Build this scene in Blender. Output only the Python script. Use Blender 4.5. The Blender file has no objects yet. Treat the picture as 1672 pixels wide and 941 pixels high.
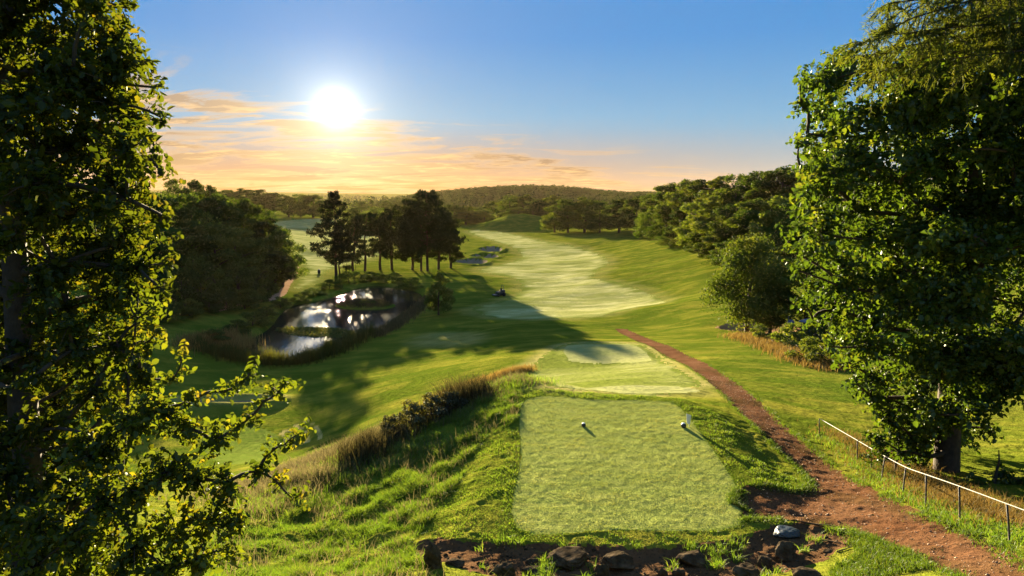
import bpy, math, random
import numpy as np
from mathutils import Vector, Matrix

rng = np.random.default_rng(7)
random.seed(7)
R = math.radians
SC = bpy.context.scene
COL = SC.collection

# ------------------------------------------------------------------ camera model
F_PX = 1130.0; W_PX, H_PX = 1672.0, 941.0
PITCH = math.atan((H_PX / 2 - 325.0) / F_PX)
CAM_Z = 18.0
CP, SP = math.cos(PITCH), math.sin(PITCH)

def ray(px, py):
    cx = (px - W_PX / 2) / F_PX; cy = (H_PX / 2 - py) / F_PX
    v = np.array([cx, CP + cy * SP, cy * CP - SP])
    return v / v[1]                       # scaled so that y (depth) = 1

def at_z(px, py, z):
    r = ray(px, py); d = (z - CAM_Z) / r[2]
    return np.array([r[0] * d, d, z])

def at_d(px, py, d):
    r = ray(px, py)
    return np.array([r[0] * d, d, CAM_Z + r[2] * d])

SUN_V = ray(548, 179); SUN_V = SUN_V / np.linalg.norm(SUN_V)
SUN_EL = math.asin(SUN_V[2]); SUN_AZ = math.atan2(SUN_V[0], SUN_V[1])   # from +Y towards +X

# ------------------------------------------------------------------ noise
def _h(ix, iy, seed):
    n = (ix.astype(np.int64) * 374761393 + iy.astype(np.int64) * 668265263 + seed * 1442695041) & 0x7fffffff
    n = ((n ^ (n >> 13)) * 1274126177) & 0x7fffffff
    return ((n ^ (n >> 16)) & 0xffff) / 65535.0

def vnoise(x, y, seed=0):
    xi = np.floor(x); yi = np.floor(y); fx = x - xi; fy = y - yi
    fx = fx * fx * (3 - 2 * fx); fy = fy * fy * (3 - 2 * fy)
    a = _h(xi, yi, seed); b = _h(xi + 1, yi, seed); c = _h(xi, yi + 1, seed); d = _h(xi + 1, yi + 1, seed)
    return (a + (b - a) * fx) * (1 - fy) + (c + (d - c) * fx) * fy - 0.5

def fbm(x, y, seed=0, n=3):
    s = 0; a = 1
    for i in range(n):
        s = s + a * vnoise(x * 2 ** i, y * 2 ** i, seed + i * 17); a *= 0.5
    return s

def sstep(a, b, x):
    t = np.clip((x - a) / (b - a), 0, 1); return t * t * (3 - 2 * t)

# ------------------------------------------------------------------ base terrain: smooth surface through surveyed points
PTS = [at_z(*p) for p in [
    # tee mound
    (845, 865, 11), (1030, 865, 11), (1215, 865, 11), (845, 760, 11), (1030, 760, 11), (1180, 760, 11),
    (857, 652, 11), (980, 654, 11), (1105, 658, 11), (760, 865, 10.9), (760, 760, 10.6), (800, 690, 10.7),
    (700, 905, 11.0), (900, 905, 10.97), (1100, 905, 10.97), (1300, 905, 11.05), (1000, 938, 11.0), (800, 938, 11.0), (1250, 938, 11.1),
    (850, 618, 10.5), (760, 650, 10.1), (690, 685, 9.9), (600, 740, 9.6), (520, 775, 9.4), (460, 805, 9.3),
    (450, 910, 10.4), (600, 900, 10.6), (620, 820, 10.2),
    # valley beyond the ridge
    (560, 705, 3.2), (640, 650, 3.6), (760, 600, 4.6), (860, 585, 5.2), (480, 720, 1.6), (400, 720, 1.2), (350, 660, 0.9),
    (500, 640, 1.0), (600, 600, 1.0), (700, 560, 1.0), (800, 540, 1.6), (320, 620, 0.8), (300, 690, 1.0),
    # stepped tees
    (1020, 646, 9.0), (1020, 630, 8.9), (910, 640, 8.8), (1130, 640, 9.0), (1000, 605, 6.8), (1000, 592, 5.6), (1000, 566, 5.4),
    (930, 535, 2.4), (1000, 510, 1.4), (850, 505, 0.8),
    # footpath
    (1600, 930, 12.1), (1480, 850, 11.4), (1320, 770, 10.35), (1260, 690, 9.5), (1200, 640, 8.8), (1120, 590, 6.8), (1060, 560, 4.4), (1010, 538, 2.2),
    # fairway
    (900, 470, 0.7), (1050, 490, 1.4), (900, 430, 0.6), (960, 415, 1.0), (830, 400, 0.7), (780, 430, 0.3), (850, 380, 1.4), (760, 376, 1.0),
    # pond surround
    (380, 590, 0.1), (480, 605, 0.1), (600, 565, 0.1), (680, 510, 0.1), (690, 475, 0.1), (600, 462, 0.1), (500, 490, 0.1), (420, 540, 0.1), (540, 530, 0.0),
    (700, 445, 0.4), (548, 452, 0.4), (620, 440, 0.5), (720, 512, 0.4),
    # left
    (475, 440, 0.4), (465, 478, 0.5), (390, 497, 0.9), (290, 545, 1.3), (270, 590, 1.0), (500, 420, 0.4), (560, 400, 0.8), (480, 385, 1.0),
    (440, 470, 1.0), (370, 490, 1.6), (300, 510, 2.2),
    # right
    (1160, 465, 4.0), (1080, 425, 3.6), (1000, 398, 2.8), (930, 384, 2.2), (1100, 500, 2.8), (1180, 520, 4.0), (1225, 535, 4.2), (1215, 560, 5.0),
    (1300, 600, 6.6), (1330, 640, 7.8), (1420, 640, 7.6), (1370, 690, 8.8), (1338, 712, 9.3), (1480, 806, 10.9), (1650, 888, 12.0), (1545, 765, 10.0), (1640, 690, 7.6), (1640, 780, 10.2),
]]
PTS += [np.array(p, float) for p in [
    (0, 0, 16.3), (0, 6, 13.9), (0, 10, 12.0), (-3, -6, 17), (4, -6, 17), (-5, 6, 13.6), (5, 6, 14.0), (-5, 10, 12.0), (-7, 14, 11.0),
    (-15, 8, 12), (-14, 20, 9), (-16, 32, 4.2), (-30, 40, 2), (-45, 80, 2.6), (-75, 110, 6), (-95, 140, 9), (-130, 200, 13), (-150, 300, 12),
    (15, 8, 13.6), (24, 22, 10), (32, 40, 7.6), (40, 70, 6), (50, 110, 7.4), (48, 150, 7.4), (60, 200, 9), (95, 160, 15), (90, 250, 15), (60, 300, 7), (150, 400, 22),
    (-160, 420, 3), (-120, 460, 2.5), (-110, 600, 4), (-170, 640, 5), (-220, 620, 6), (-40, 480, 2), (0, 520, 2.5), (60, 480, 5), (120, 520, 9), (-70, 800, 3),
    (-130, 1150, 20), (-60, 1150, 27), (14, 1150, 31), (90, 1150, 30), (150, 1150, 22), (230, 1100, 18), (-250, 1100, 2), (0, 850, 6), (120, 850, 10),
    (-400, 1200, 10), (-300, 2000, 0), (0, 2000, 5), (300, 2000, 10), (-1200, 3000, 20), (0, 3000, 10), (1200, 3000, 20),
    (-2500, 5000, 80), (-900, 5000, 52), (0, 5000, 56), (2000, 5000, 90), (-500, 900, 30), (500, 900, 40),
]]
PTS = np.array(PTS)
def _uv(x, y):
    yy = np.maximum(y, -8.0) + 15.0
    return np.clip(x / yy, -2, 2) * 1.3, np.log(yy)
_pu, _pv = _uv(PTS[:, 0], PTS[:, 1])
_C = 0.06
def _phi(du, dv): return np.sqrt(du * du + dv * dv + _C * _C)
_A = _phi(_pu[:, None] - _pu[None], _pv[:, None] - _pv[None]) - 0.004 * np.eye(len(PTS))
_n = len(PTS)
_M = np.zeros((_n + 3, _n + 3)); _M[:_n, :_n] = _A
_M[:_n, _n] = 1; _M[:_n, _n + 1] = _pu; _M[:_n, _n + 2] = _pv; _M[_n:, :_n] = _M[:_n, _n:].T
_wt = np.linalg.solve(_M, np.concatenate([PTS[:, 2], [0, 0, 0]]))
def H0(x, y):
    x = np.asarray(x, float); y = np.asarray(y, float); sh = x.shape
    u, v = _uv(x.ravel(), y.ravel()); out = np.empty(len(u))
    for i in range(0, len(u), 20000):
        a, b = u[i:i + 20000], v[i:i + 20000]
        out[i:i + 20000] = _phi(a[:, None] - _pu[None], b[:, None] - _pv[None]) @ _wt[:_n] + _wt[_n] + _wt[_n + 1] * a + _wt[_n + 2] * b
    return out.reshape(sh)

_ds = np.geomspace(4, 5000, 1500)
def hit(px, py):
    r = ray(px, py)
    z = CAM_Z + r[2] * _ds
    below = z <= H0(r[0] * _ds, _ds)
    i = int(np.argmax(below)) if below.any() else len(_ds) - 1
    d = _ds[i]
    return np.array([r[0] * d, d, CAM_Z + r[2] * d])

def smooth_poly(P, n=6, closed=True):
    P = np.array(P, float)[:, :2]; m = len(P); out = []
    rngi = range(m) if closed else range(m - 1)
    for i in rngi:
        if closed: p0, p1, p2, p3 = P[(i - 1) % m], P[i], P[(i + 1) % m], P[(i + 2) % m]
        else: p0, p1, p2, p3 = P[max(i - 1, 0)], P[i], P[i + 1], P[min(i + 2, m - 1)]
        for k in range(n):
            t = k / n
            out.append(0.5 * (2 * p1 + (p2 - p0) * t + (2 * p0 - 5 * p1 + 4 * p2 - p3) * t * t + (3 * p1 - p0 - 3 * p2 + p3) * t ** 3))
    if not closed: out.append(P[-1])
    return np.array(out)

def poly_hits(pp, n=6): return smooth_poly([hit(*p) for p in pp], n)
def poly_z(pp, z, n=6): return smooth_poly([at_z(p[0], p[1], z) for p in pp], n)

def sdf(poly, X, Y, pad=8.0):
    """signed distance, negative inside; +pad where far"""
    X = np.asarray(X, float); Y = np.asarray(Y, float)
    out = np.full(X.shape, float(pad))
    m = (X > poly[:, 0].min() - pad) & (X < poly[:, 0].max() + pad) & (Y > poly[:, 1].min() - pad) & (Y < poly[:, 1].max() + pad)
    if not m.any(): return out
    x = X[m]; y = Y[m]; d2 = np.full(len(x), 1e18); ins = np.zeros(len(x), bool)
    for i in range(len(poly)):
        ax, ay = poly[i]; bx, by = poly[(i + 1) % len(poly)]
        ex, ey = bx - ax, by - ay; L = ex * ex + ey * ey + 1e-12
        t = np.clip(((x - ax) * ex + (y - ay) * ey) / L, 0, 1)
        d2 = np.minimum(d2, (x - ax - t * ex) ** 2 + (y - ay - t * ey) ** 2)
        c = ((ay > y) != (by > y)) & (x < (bx - ax) * (y - ay) / (by - ay + 1e-15) + ax)
        ins ^= c
    d = np.sqrt(d2); d[ins] *= -1
    out[m] = np.minimum(d, pad)
    return out

# ------------------------------------------------------------------ zones (outlines lying on the ground)
Z_TEE = poly_z([(845, 862), (1000, 865), (1168, 866), (1214, 850), (1213, 830), (1196, 817), (1205, 800), (1175, 750), (1140, 702), (1106, 662), (1080, 655), (980, 653), (860, 652), (851, 750)], 11, 4)
Z_TEE2 = poly_z([(907, 630), (1010, 628), (1122, 632), (1137, 648), (1020, 649), (909, 642)], 8.95, 2)
Z_TEE3 = poly_hits([(925, 566), (980, 564), (1038, 566), (1064, 591), (1000, 594), (930, 592)], 2)
Z_FAIR = poly_hits([(762, 378), (830, 381), (890, 394), (960, 408), (992, 425), (980, 440), (968, 455), (1015, 463), (1086, 490), (1040, 503), (965, 519), (880, 521), (800, 517), (772, 505), (825, 492), (850, 474), (842, 456), (782, 441), (835, 428), (850, 413), (800, 392)], 5)
Z_FAIR2 = poly_hits([(846, 612), (880, 590), (930, 560), (1040, 562), (1100, 598), (1145, 628), (1120, 634), (900, 632)], 5)
Z_FIELD = poly_hits([(478, 470), (500, 438), (470, 412), (455, 382), (445, 364), (500, 358), (560, 355), (600, 365), (640, 400), (600, 425), (540, 440), (520, 462)], 5)
Z_GREEN = poly_hits([(330, 720), (360, 702), (410, 698), (445, 708), (458, 726), (445, 745), (400, 758), (350, 752)], 5)
def path_poly(L, Rr): return np.array(list(smooth_poly([hit(*p) for p in L], 6, False)) + list(smooth_poly([hit(*p) for p in Rr], 6, False))[::-1])
Z_PATH = path_poly([(1003, 537), (1060, 565), (1120, 598), (1175, 640), (1225, 690), (1262, 728), (1310, 772), (1314, 800), (1225, 797), (1200, 815), (1213, 834), (1218, 849), (1300, 851), (1380, 868), (1450, 890), (1560, 941), (1640, 985)],
                   [(1022, 537), (1085, 562), (1150, 592), (1215, 634), (1275, 690), (1330, 735), (1400, 785), (1480, 826), (1560, 862), (1640, 897), (1760, 960)])
Z_CART = path_poly([(483, 432), (476, 445), (464, 460), (456, 476), (440, 484), (405, 490), (380, 496), (350, 506)], [(487, 435), (488, 446), (474, 466), (466, 480), (445, 490), (412, 494), (388, 503), (352, 509)])
Z_BUNK = [poly_hits([(781, 408), (800, 404), (820, 407), (815, 412), (795, 412)], 4), poly_hits([(768, 418), (790, 415), (814, 418), (805, 423), (780, 422)], 4),
          poly_hits([(742, 428), (768, 423), (796, 427), (785, 433), (755, 432)], 4), poly_hits([(290, 660), (340, 656), (400, 656), (443, 658), (420, 661), (350, 662), (300, 663)], 4),
          poly_hits([(600, 410), (615, 407), (622, 411), (610, 413)], 4)]
Z_SANDR = poly_hits([(1170, 536), (1195, 527), (1230, 526), (1280, 530), (1310, 540), (1270, 546), (1220, 543)], 4)
Z_BED = poly_z([(672, 893), (715, 880), (740, 885), (800, 895), (880, 900), (1000, 905), (1090, 905), (1170, 899), (1230, 885), (1290, 868), (1330, 872), (1375, 882), (1392, 903), (1375, 925), (1330, 948), (1200, 975), (960, 975), (860, 968), (770, 958), (700, 925)], 10.8, 4)
Z_POND = poly_z([(330, 580), (385, 592), (440, 599), (492, 598), (530, 585), (580, 562), (630, 535), (665, 512), (690, 491), (684, 478), (650, 470), (615, 467), (585, 470), (556, 481), (520, 491), (475, 500), (455, 515), (442, 532), (425, 545), (385, 562)], -0.3, 4)
Z_ISLE = poly_z([(548, 498), (570, 492), (600, 491), (632, 494), (645, 499), (625, 504), (590, 505), (560, 503)], -0.2, 4)
PONDC = Z_POND.mean(0)
WATER_Z = -0.3

# ------------------------------------------------------------------ terrain grid
hp = np.array([(0, 6), (10, 6.5), (25, 7.5), (33, 9), (55, 12.5), (94, 16.5), (150, 17.5), (900, 17)], float)
def _prof(y): return np.interp(y, hp[:, 0], hp[:, 1])
yy = np.geomspace(10.2, 900, 6000); ss = _prof(yy) / yy * F_PX
rows_vis = np.interp(-np.arange(ss.max(), ss.min(), -0.95), -ss, yy)
ROWS = np.concatenate([[-600, -250, -100, -45, -22, -13], np.arange(-8, 10.2, 0.35), rows_vis, np.geomspace(930, 5200, 45)])
uo = np.geomspace(0.82, 9, 34)[1:]
UU = np.concatenate([-uo[::-1], np.linspace(-0.82, 0.82, 1240), uo])
SY = np.abs(ROWS) + 3.0
GX = UU[None] * SY[:, None]; GY = np.repeat(ROWS[:, None], len(UU), 1)
GX = np.where(np.abs(UU)[None] > 0.82, np.clip(GX, -5200, 5200), GX)
GZ = H0(GX, GY)

D = {}
for nm, p, pad in [('tee', Z_TEE, 6), ('tee2', Z_TEE2, 6), ('tee3', Z_TEE3, 8), ('fair', Z_FAIR, 12), ('fair2', Z_FAIR2, 6), ('field', Z_FIELD, 20), ('green', Z_GREEN, 8), ('path', Z_PATH, 6), ('cart', Z_CART, 5),
                   ('bed', Z_BED, 4), ('pond', Z_POND, 8), ('isle', Z_ISLE, 6), ('sandr', Z_SANDR, 6)]:
    D[nm] = sdf(p, GX, GY, pad)
for i, p in enumerate(Z_BUNK): D['b%d' % i] = sdf(p, GX, GY, 6)

near = np.clip(1 - GY / 70, 0, 1) * (GY > 4)
edge_n = fbm(GX * 3, GY * 3, 5, 3)
for nm, lv in [('tee', 11.0), ('tee2', None), ('tee3', None)]:
    if lv is None:
        w = 1 - sstep(0.05, .55, D[nm]); GZ = GZ + (.06 if nm == 'tee2' else .07) * w; continue
    w = 1 - sstep(0.15, 1.7 if nm == 'tee' else 1.2, D[nm]); GZ = GZ * (1 - w) + lv * w
# turf undulation away from mown pads
padw = np.minimum.reduce([sstep(0, 1, D['tee']), sstep(0, 1, D['tee2']), sstep(0, 1, D['tee3']), sstep(0, .4, D['path'])])
ond = sstep(0, 3, D['pond'])
GZ += 0.35 * fbm(GX / 9, GY / 9, 11, 3) * np.clip((GY - 25) / 30, 0, 1) * np.clip(GY / 120, .4, 1) * ond * padw
GZ += near * padw * (0.085 * fbm(GX * 1.3, GY * 1.3, 21, 4) + 0.03 * fbm(GX * 5, GY * 5, 33, 2))
BANK = poly_hits([(330, 1000), (360, 880), (430, 830), (520, 780), (600, 742), (690, 690), (760, 655), (845, 625), (842, 690), (780, 730), (745, 790), (690, 860), (665, 895), (690, 930), (760, 960), (820, 1000)], 4)
dbank = sdf(BANK, GX, GY, 4)
GZ += (1 - sstep(-0.6, 0.2, dbank)) * (0.15 * fbm(GX * 1.7, GY * 1.5, 71, 4))
# worn, pock-marked turf
GZ += near * 0.016 * fbm(GX * 7, GY * 5, 55, 3) * (D['tee'] < 0)
pock = np.clip(vnoise(GX * 4.2, GY * 3.4, 91) - 0.22, 0, 1) * (D['tee'] > 0.1) * (D['path'] > 0.1) * (GY < 27) * (GY > 13)
GZ -= 0.16 * pock
# path bed, bunkers, pond
GZ -= 0.06 * (1 - sstep(-0.25, 0.1, D['path']))
GZ += 0.085 * (D['path'] < 0) * fbm(GX * 2.5, GY * 2.5, 81, 3) * np.clip(1 - GY / 60, 0.1, 1)
GZ -= 0.04 * (1 - sstep(-0.2, 0.1, D['cart']))
for i in range(5):
    d = D['b%d' % i]; GZ -= (1.1 if i != 4 else .8) * (1 - sstep(-1.6, 0.0, d)); GZ += 0.45 * np.exp(-((d - .9) / 1.0) ** 2) * (d < 5.9)
GZ -= 0.5 * (1 - sstep(-1.2, 0, D['sandr']))
GZ -= 0.06 * (1 - sstep(-0.3, 0.05, D['bed'])); GZ += (D['bed'] < 0) * 0.07 * fbm(GX * 4, GY * 4, 61, 3)
pm = np.clip(1 - sstep(-1.0, 0.4, D['pond']), 0, 1) * sstep(-0.3, 1.0, D['isle'])
GZ = GZ * (1 - pm) + (-1.0) * pm
iw = 1 - sstep(-1.2, 0.6, D['isle']); GZ = np.where(iw > 0, np.maximum(GZ, -0.9 + 1.0 * iw), GZ)
rim = np.exp(-((D['pond'] - 1.0) / 0.5) ** 2) * (D['pond'] < 7); GZ += 0.22 * rim
# dune-like hummock at the head of the fairway
cx, cy, _ = at_d(830, 360, 395)
GZ += 6.0 * np.exp(-((GX - cx) / 17) ** 2 - ((GY - cy) / 20) ** 2) * (1 + .5 * fbm(GX / 6, GY / 6, 3, 2)) + 4.0 * np.exp(-((GX - cx - 28) / 24) ** 2 - ((GY - cy - 8) / 20) ** 2)
# lip above the right sandy hollow
# mower lanes on the tee rings (left green) handled in material

def H(x, y):
    x = np.asarray(x, float); y = np.asarray(y, float)
    ri = np.clip(np.interp(y, ROWS, np.arange(len(ROWS))), 0, len(ROWS) - 1.001)
    u = x / (np.abs(y) + 3.0)
    ci = np.clip(np.interp(u, UU, np.arange(len(UU))), 0, len(UU) - 1.001)
    r0 = ri.astype(int); c0 = ci.astype(int); fr = ri - r0; fc = ci - c0
    return (GZ[r0, c0] * (1 - fc) + GZ[r0, c0 + 1] * fc) * (1 - fr) + (GZ[r0 + 1, c0] * (1 - fc) + GZ[r0 + 1, c0 + 1] * fc) * fr

_dh = np.geomspace(5, 3000, 3000)
def hitf(px, py):
    r = ray(px, py); z = CAM_Z + r[2] * _dh
    below = z <= H(r[0] * _dh, _dh); i = int(np.argmax(below)) if below.any() else len(_dh) - 1
    d = _dh[i]; return np.array([r[0] * d, d, float(H(r[0] * d, d))])

# ------------------------------------------------------------------ node helper
class NT:
    def __init__(s, mat): s.t = mat.node_tree; s.t.nodes.clear(); s.n = s.t.nodes; s.l = s.t.links
    def add(s, kind, props=None, **ins):
        nd = s.n.new(kind)
        for k, v in (props or {}).items(): setattr(nd, k, v)
        for k, v in ins.items(): s.put(nd, k.replace('_', ' '), v)
        return nd
    def put(s, nd, key, v):
        sock = nd.inputs[int(key)] if str(key).isdigit() else nd.inputs[key]
        if isinstance(v, bpy.types.NodeSocket): s.l.new(v, sock)
        elif isinstance(v, bpy.types.Node): s.l.new(v.outputs[0], sock)
        else: sock.default_value = v
    def m(s, op, a, b=0.0, c=None, clamp=False):
        nd = s.n.new('ShaderNodeMath'); nd.operation = op; nd.use_clamp = clamp
        s.put(nd, 0, a); s.put(nd, 1, b)
        if c is not None: s.put(nd, 2, c)
        return nd.outputs[0]
    def vm(s, op, a, b=None, out=0, **k):
        nd = s.n.new('ShaderNodeVectorMath'); nd.operation = op
        s.put(nd, 0, a)
        if b is not None: s.put(nd, 1, b)
        if 'scale' in k: s.put(nd, 'Scale', k['scale'])
        return nd.outputs[out]
    def mix(s, f, a, b, mode='MIX'):
        nd = s.n.new('ShaderNodeMix'); nd.data_type = 'RGBA'; nd.blend_type = mode
        s.put(nd, 0, f); s.put(nd, 6, a); s.put(nd, 7, b); return nd.outputs[2]
    def ramp(s, f, stops, interp='LINEAR'):
        nd = s.n.new('ShaderNodeValToRGB'); cr = nd.color_ramp; cr.interpolation = interp
        while len(cr.elements) < len(stops): cr.elements.new(0.5)
        for e, (p, c) in zip(cr.elements, stops): e.position = p; e.color = (c[0], c[1], c[2], 1) if not isinstance(c, (int, float)) else (c, c, c, 1)
        s.put(nd, 0, f); return nd.outputs[0]
    def noise(s, vec, scale, detail=3, rough=0.55, out=0, dist=0.0):
        nd = s.n.new('ShaderNodeTexNoise'); s.put(nd, 'Vector', vec); s.put(nd, 'Scale', scale); s.put(nd, 'Detail', detail); s.put(nd, 'Roughness', rough); s.put(nd, 'Distortion', dist)
        return nd.outputs[out]
    def mapr(s, v, a, b, c=0.0, d=1.0):
        nd = s.n.new('ShaderNodeMapRange'); s.put(nd, 0, v); s.put(nd, 1, a); s.put(nd, 2, b); s.put(nd, 3, c); s.put(nd, 4, d); return nd.outputs[0]

def c4(c): return (c[0], c[1], c[2], 1.0)
def new_mat(name):
    m = bpy.data.materials.new(name); m.use_nodes = True; return m, NT(m)
def finish(t, sh): 
    o = t.add('ShaderNodeOutputMaterial'); t.l.new(sh if isinstance(sh, bpy.types.NodeSocket) else sh.outputs[0], o.inputs['Surface']); return o

def turf(name, base, light, dark, fibre=1.3, streak=0.5, patch=0.05, fine=26.0, attr=None, sheen=0.0, yellow=(.16, .15, .03), aniso=(.6, 1.1, 1), coarse=.9):
    """grass seen from above: every speck is a blade with its own direction"""
    m, t = new_mat(name)
    P = t.add('ShaderNodeTexCoord').outputs['Object']
    PA = t.vm('MULTIPLY', P, aniso)
    n1 = t.noise(PA, patch, 4, .6); n2 = t.noise(PA, patch * 7, 4, .65, dist=.4); n3 = t.noise(PA, 2.2, 3, .6)
    col = t.mix(t.mapr(n1, .35, .65), c4(dark), c4(base))
    col = t.mix(t.m('MULTIPLY', t.mapr(n2, .45, .68), streak), col, c4(light))
    col = t.mix(t.m('MULTIPLY', t.mapr(n3, .5, .75), .35), col, c4(yellow))
    if attr:
        a = t.add('ShaderNodeAttribute', {'attribute_name': 'dry'}).outputs['Fac']
        col = t.mix(a, col, c4(attr))
    fn = t.noise(P, fine, 2, .7)
    col = t.mix(t.mapr(fn, .25, .75, .0, .55), col, c4([x * .35 for x in base]))
    v = t.vm('SUBTRACT', t.noise(P, fine * 1.7, 2, .8, out=1), (.5, .5, .5))
    v2 = t.vm('SUBTRACT', t.noise(P, 3.1, 3, .7, out=1), (.5, .5, .5))
    v = t.vm('ADD', t.vm('SCALE', v, scale=3.2 * fibre), t.vm('SCALE', v2, scale=coarse * fibre))
    v = t.vm('MULTIPLY', v, (1, 1, .25))
    N = t.vm('NORMALIZE', t.vm('ADD', t.add('ShaderNodeNewGeometry').outputs['Normal'], v))
    b = t.add('ShaderNodeBsdfPrincipled', None, Base_Color=col, Roughness=.75, Normal=N)
    b.inputs['Specular IOR Level'].default_value = .0
    if sheen:
        b.inputs['Sheen Weight'].default_value = sheen; b.inputs['Sheen Roughness'].default_value = .5; b.inputs['Sheen Tint'].default_value = (1, .93, .6, 1)
    finish(t, b); return m

def soil(name, a, b_, c, scale=3.0, bump=.5, stones=True, edge=None):
    m, t = new_mat(name); P = t.add('ShaderNodeTexCoord').outputs['Object']
    n1 = t.noise(P, scale * .25, 4, .6); n2 = t.noise(P, scale * 4, 5, .7)
    col = t.mix(t.mapr(n1, .35, .65), c4(a), c4(b_)); col = t.mix(t.mapr(n2, .5, .75), col, c4(c))
    h = t.m('ADD', n2, t.m('MULTIPLY', t.noise(P, scale * 14, 3, .7), .5))
    if stones:
        vo = t.add('ShaderNodeTexVoronoi', {'feature': 'F1'}, Vector=P, Scale=scale * 5)
        s = t.mapr(vo.outputs['Distance'], .05, .25, 1, 0); sel = t.m('GREATER_THAN', t.add('ShaderNodeSeparateColor', None, Color=vo.outputs['Color']).outputs[0], .72)
        k = t.m('MULTIPLY', s, sel); col = t.mix(t.m('MULTIPLY', k, .6), col, c4([min(1, x * 1.9 + .03) for x in b_])); h = t.m('ADD', h, k)
    if edge:
        col = t.mix(t.add('ShaderNodeAttribute', {'attribute_name': 'dry'}).outputs['Fac'], col, c4(edge))
    bp = t.add('ShaderNodeBump', None, Strength=bump, Distance=.06, Height=h)
    b = t.add('ShaderNodeBsdfPrincipled', None, Base_Color=col, Roughness=.9, Normal=bp); b.inputs['Specular IOR Level'].default_value = .0; finish(t, b); return m

def leaf_mat(name, c1, c2, c3, transl=.45, spec=.35, rough=.42, trans_gain=1.4, tint=(1.25, 1.05, .35)):
    m, t = new_mat(name)
    a = t.add('ShaderNodeAttribute', {'attribute_name': 'var'}).outputs['Fac']
    rnd = t.add('ShaderNodeObjectInfo').outputs['Random']
    col = t.ramp(a, [(0, c1), (.55, c2), (1, c3)])
    k = t.mapr(rnd, 0, 1, .62, 1.5)
    col = t.vm('SCALE', col, scale=k)
    tc = t.vm('MULTIPLY', t.vm('SCALE', col, scale=trans_gain), tint)
    df = t.add('ShaderNodeBsdfDiffuse', None, Color=col); gl = t.add('ShaderNodeBsdfGlossy', None, Color=(.8, .85, .75, 1), Roughness=rough)
    b = t.add('ShaderNodeMixShader'); t.put(b, 0, min(.07, spec * .6)); t.l.new(df.outputs[0], b.inputs[1]); t.l.new(gl.outputs[0], b.inputs[2])
    tr = t.add('ShaderNodeBsdfTranslucent', None, Color=tc)
    mx = t.add('ShaderNodeMixShader'); t.put(mx, 0, transl); t.l.new(b.outputs[0], mx.inputs[1]); t.l.new(tr.outputs[0], mx.inputs[2])
    finish(t, mx); return m

def simple(name, col, rough=.6, metal=0.0, bump=0.0, scale=8.0, var=.3):
    m, t = new_mat(name); P = t.add('ShaderNodeTexCoord').outputs['Object']
    n = t.noise(P, scale, 4, .6)
    c = t.mix(t.mapr(n, .3, .7, 0, var), c4(col), c4([x * .4 for x in col]))
    b = t.add('ShaderNodeBsdfPrincipled', None, Base_Color=c, Roughness=rough, Metallic=metal); b.inputs['Specular IOR Level'].default_value = .2 if rough > .5 else .5
    if bump:
        t.l.new(t.add('ShaderNodeBump', None, Strength=bump, Distance=.05, Height=n).outputs[0], b.inputs['Normal'])
    finish(t, b); return m

M = {}
M['rough'] = turf('rough_turf', (.108, .140, .013), (.26, .235, .032), (.065, .105, .010), 1.2, .8, .045, 22, attr=(.42, .36, .13))
M['fair'] = turf('fairway_turf', (.33, .34, .115), (.60, .57, .27), (.22, .25, .06), 1.2, .95, .06, 20, sheen=.0, yellow=(.36, .33, .11), aniso=(.35, 1.0, 1), attr=(.13, .165, .022))
M['tee'] = turf('tee_turf', (.27, .31, .07), (.37, .37, .11), (.22, .27, .06), .9, .45, .3, 30, yellow=(.30, .31, .085), aniso=(.35, 2.4, 1), coarse=.35)
M['pad'] = turf('pad_turf', (.33, .34, .13), (.43, .42, .19), (.25, .28, .09), .9, .6, .2, 24, yellow=(.42, .40, .18), aniso=(.35, 1.6, 1))
M['green'] = turf('green_turf', (.13, .17, .03), (.16, .19, .035), (.10, .15, .02), .7, .5, .3, 40)
M['path'] = soil('path_earth', (.112, .052, .026), (.16, .082, .043), (.048, .025, .013), 2.5, 1.0, edge=(.05, .035, .012))
M['cart'] = soil('pale_path', (.36, .22, .13), (.42, .27, .17), (.27, .18, .11), 3, .06, False)
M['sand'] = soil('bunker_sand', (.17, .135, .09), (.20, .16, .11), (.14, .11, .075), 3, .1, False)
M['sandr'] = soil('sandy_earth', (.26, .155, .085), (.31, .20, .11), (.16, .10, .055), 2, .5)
M['bed'] = soil('bare_soil', (.10, .055, .028), (.15, .085, .045), (.045, .026, .014), 4, 1.0)

# ------------------------------------------------------------------ mesh helpers
def mesh_np(name, V, F, mat, var=None, smooth=False):
    me = bpy.data.meshes.new(name); V = np.asarray(V, np.float32); F = np.asarray(F, np.int32)
    k = F.shape[1]
    me.vertices.add(len(V)); me.vertices.foreach_set('co', V.ravel())
    me.loops.add(F.size); me.loops.foreach_set('vertex_index', F.ravel())
    me.polygons.add(len(F)); me.polygons.foreach_set('loop_start', np.arange(0, F.size, k, dtype=np.int32))
    if smooth: me.polygons.foreach_set('use_smooth', np.ones(len(F), bool))
    me.update(calc_edges=True)
    if var is not None:
        at = me.attributes.new('var', 'FLOAT', 'POINT'); at.data.foreach_set('value', np.asarray(var, np.float32))
    if mat: me.materials.append(mat)
    return me
def link(name, me, parent=None, loc=None):
    o = bpy.data.objects.new(name, me); COL.objects.link(o)
    if parent: o.parent = parent
    if loc is not None: o.location = loc
    return o
def tag(o, label=None, cat=None, group=None, kind=None):
    if label: o['label'] = label
    if cat: o['category'] = cat
    if group: o['group'] = group
    if kind: o['kind'] = kind
    return o
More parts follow.
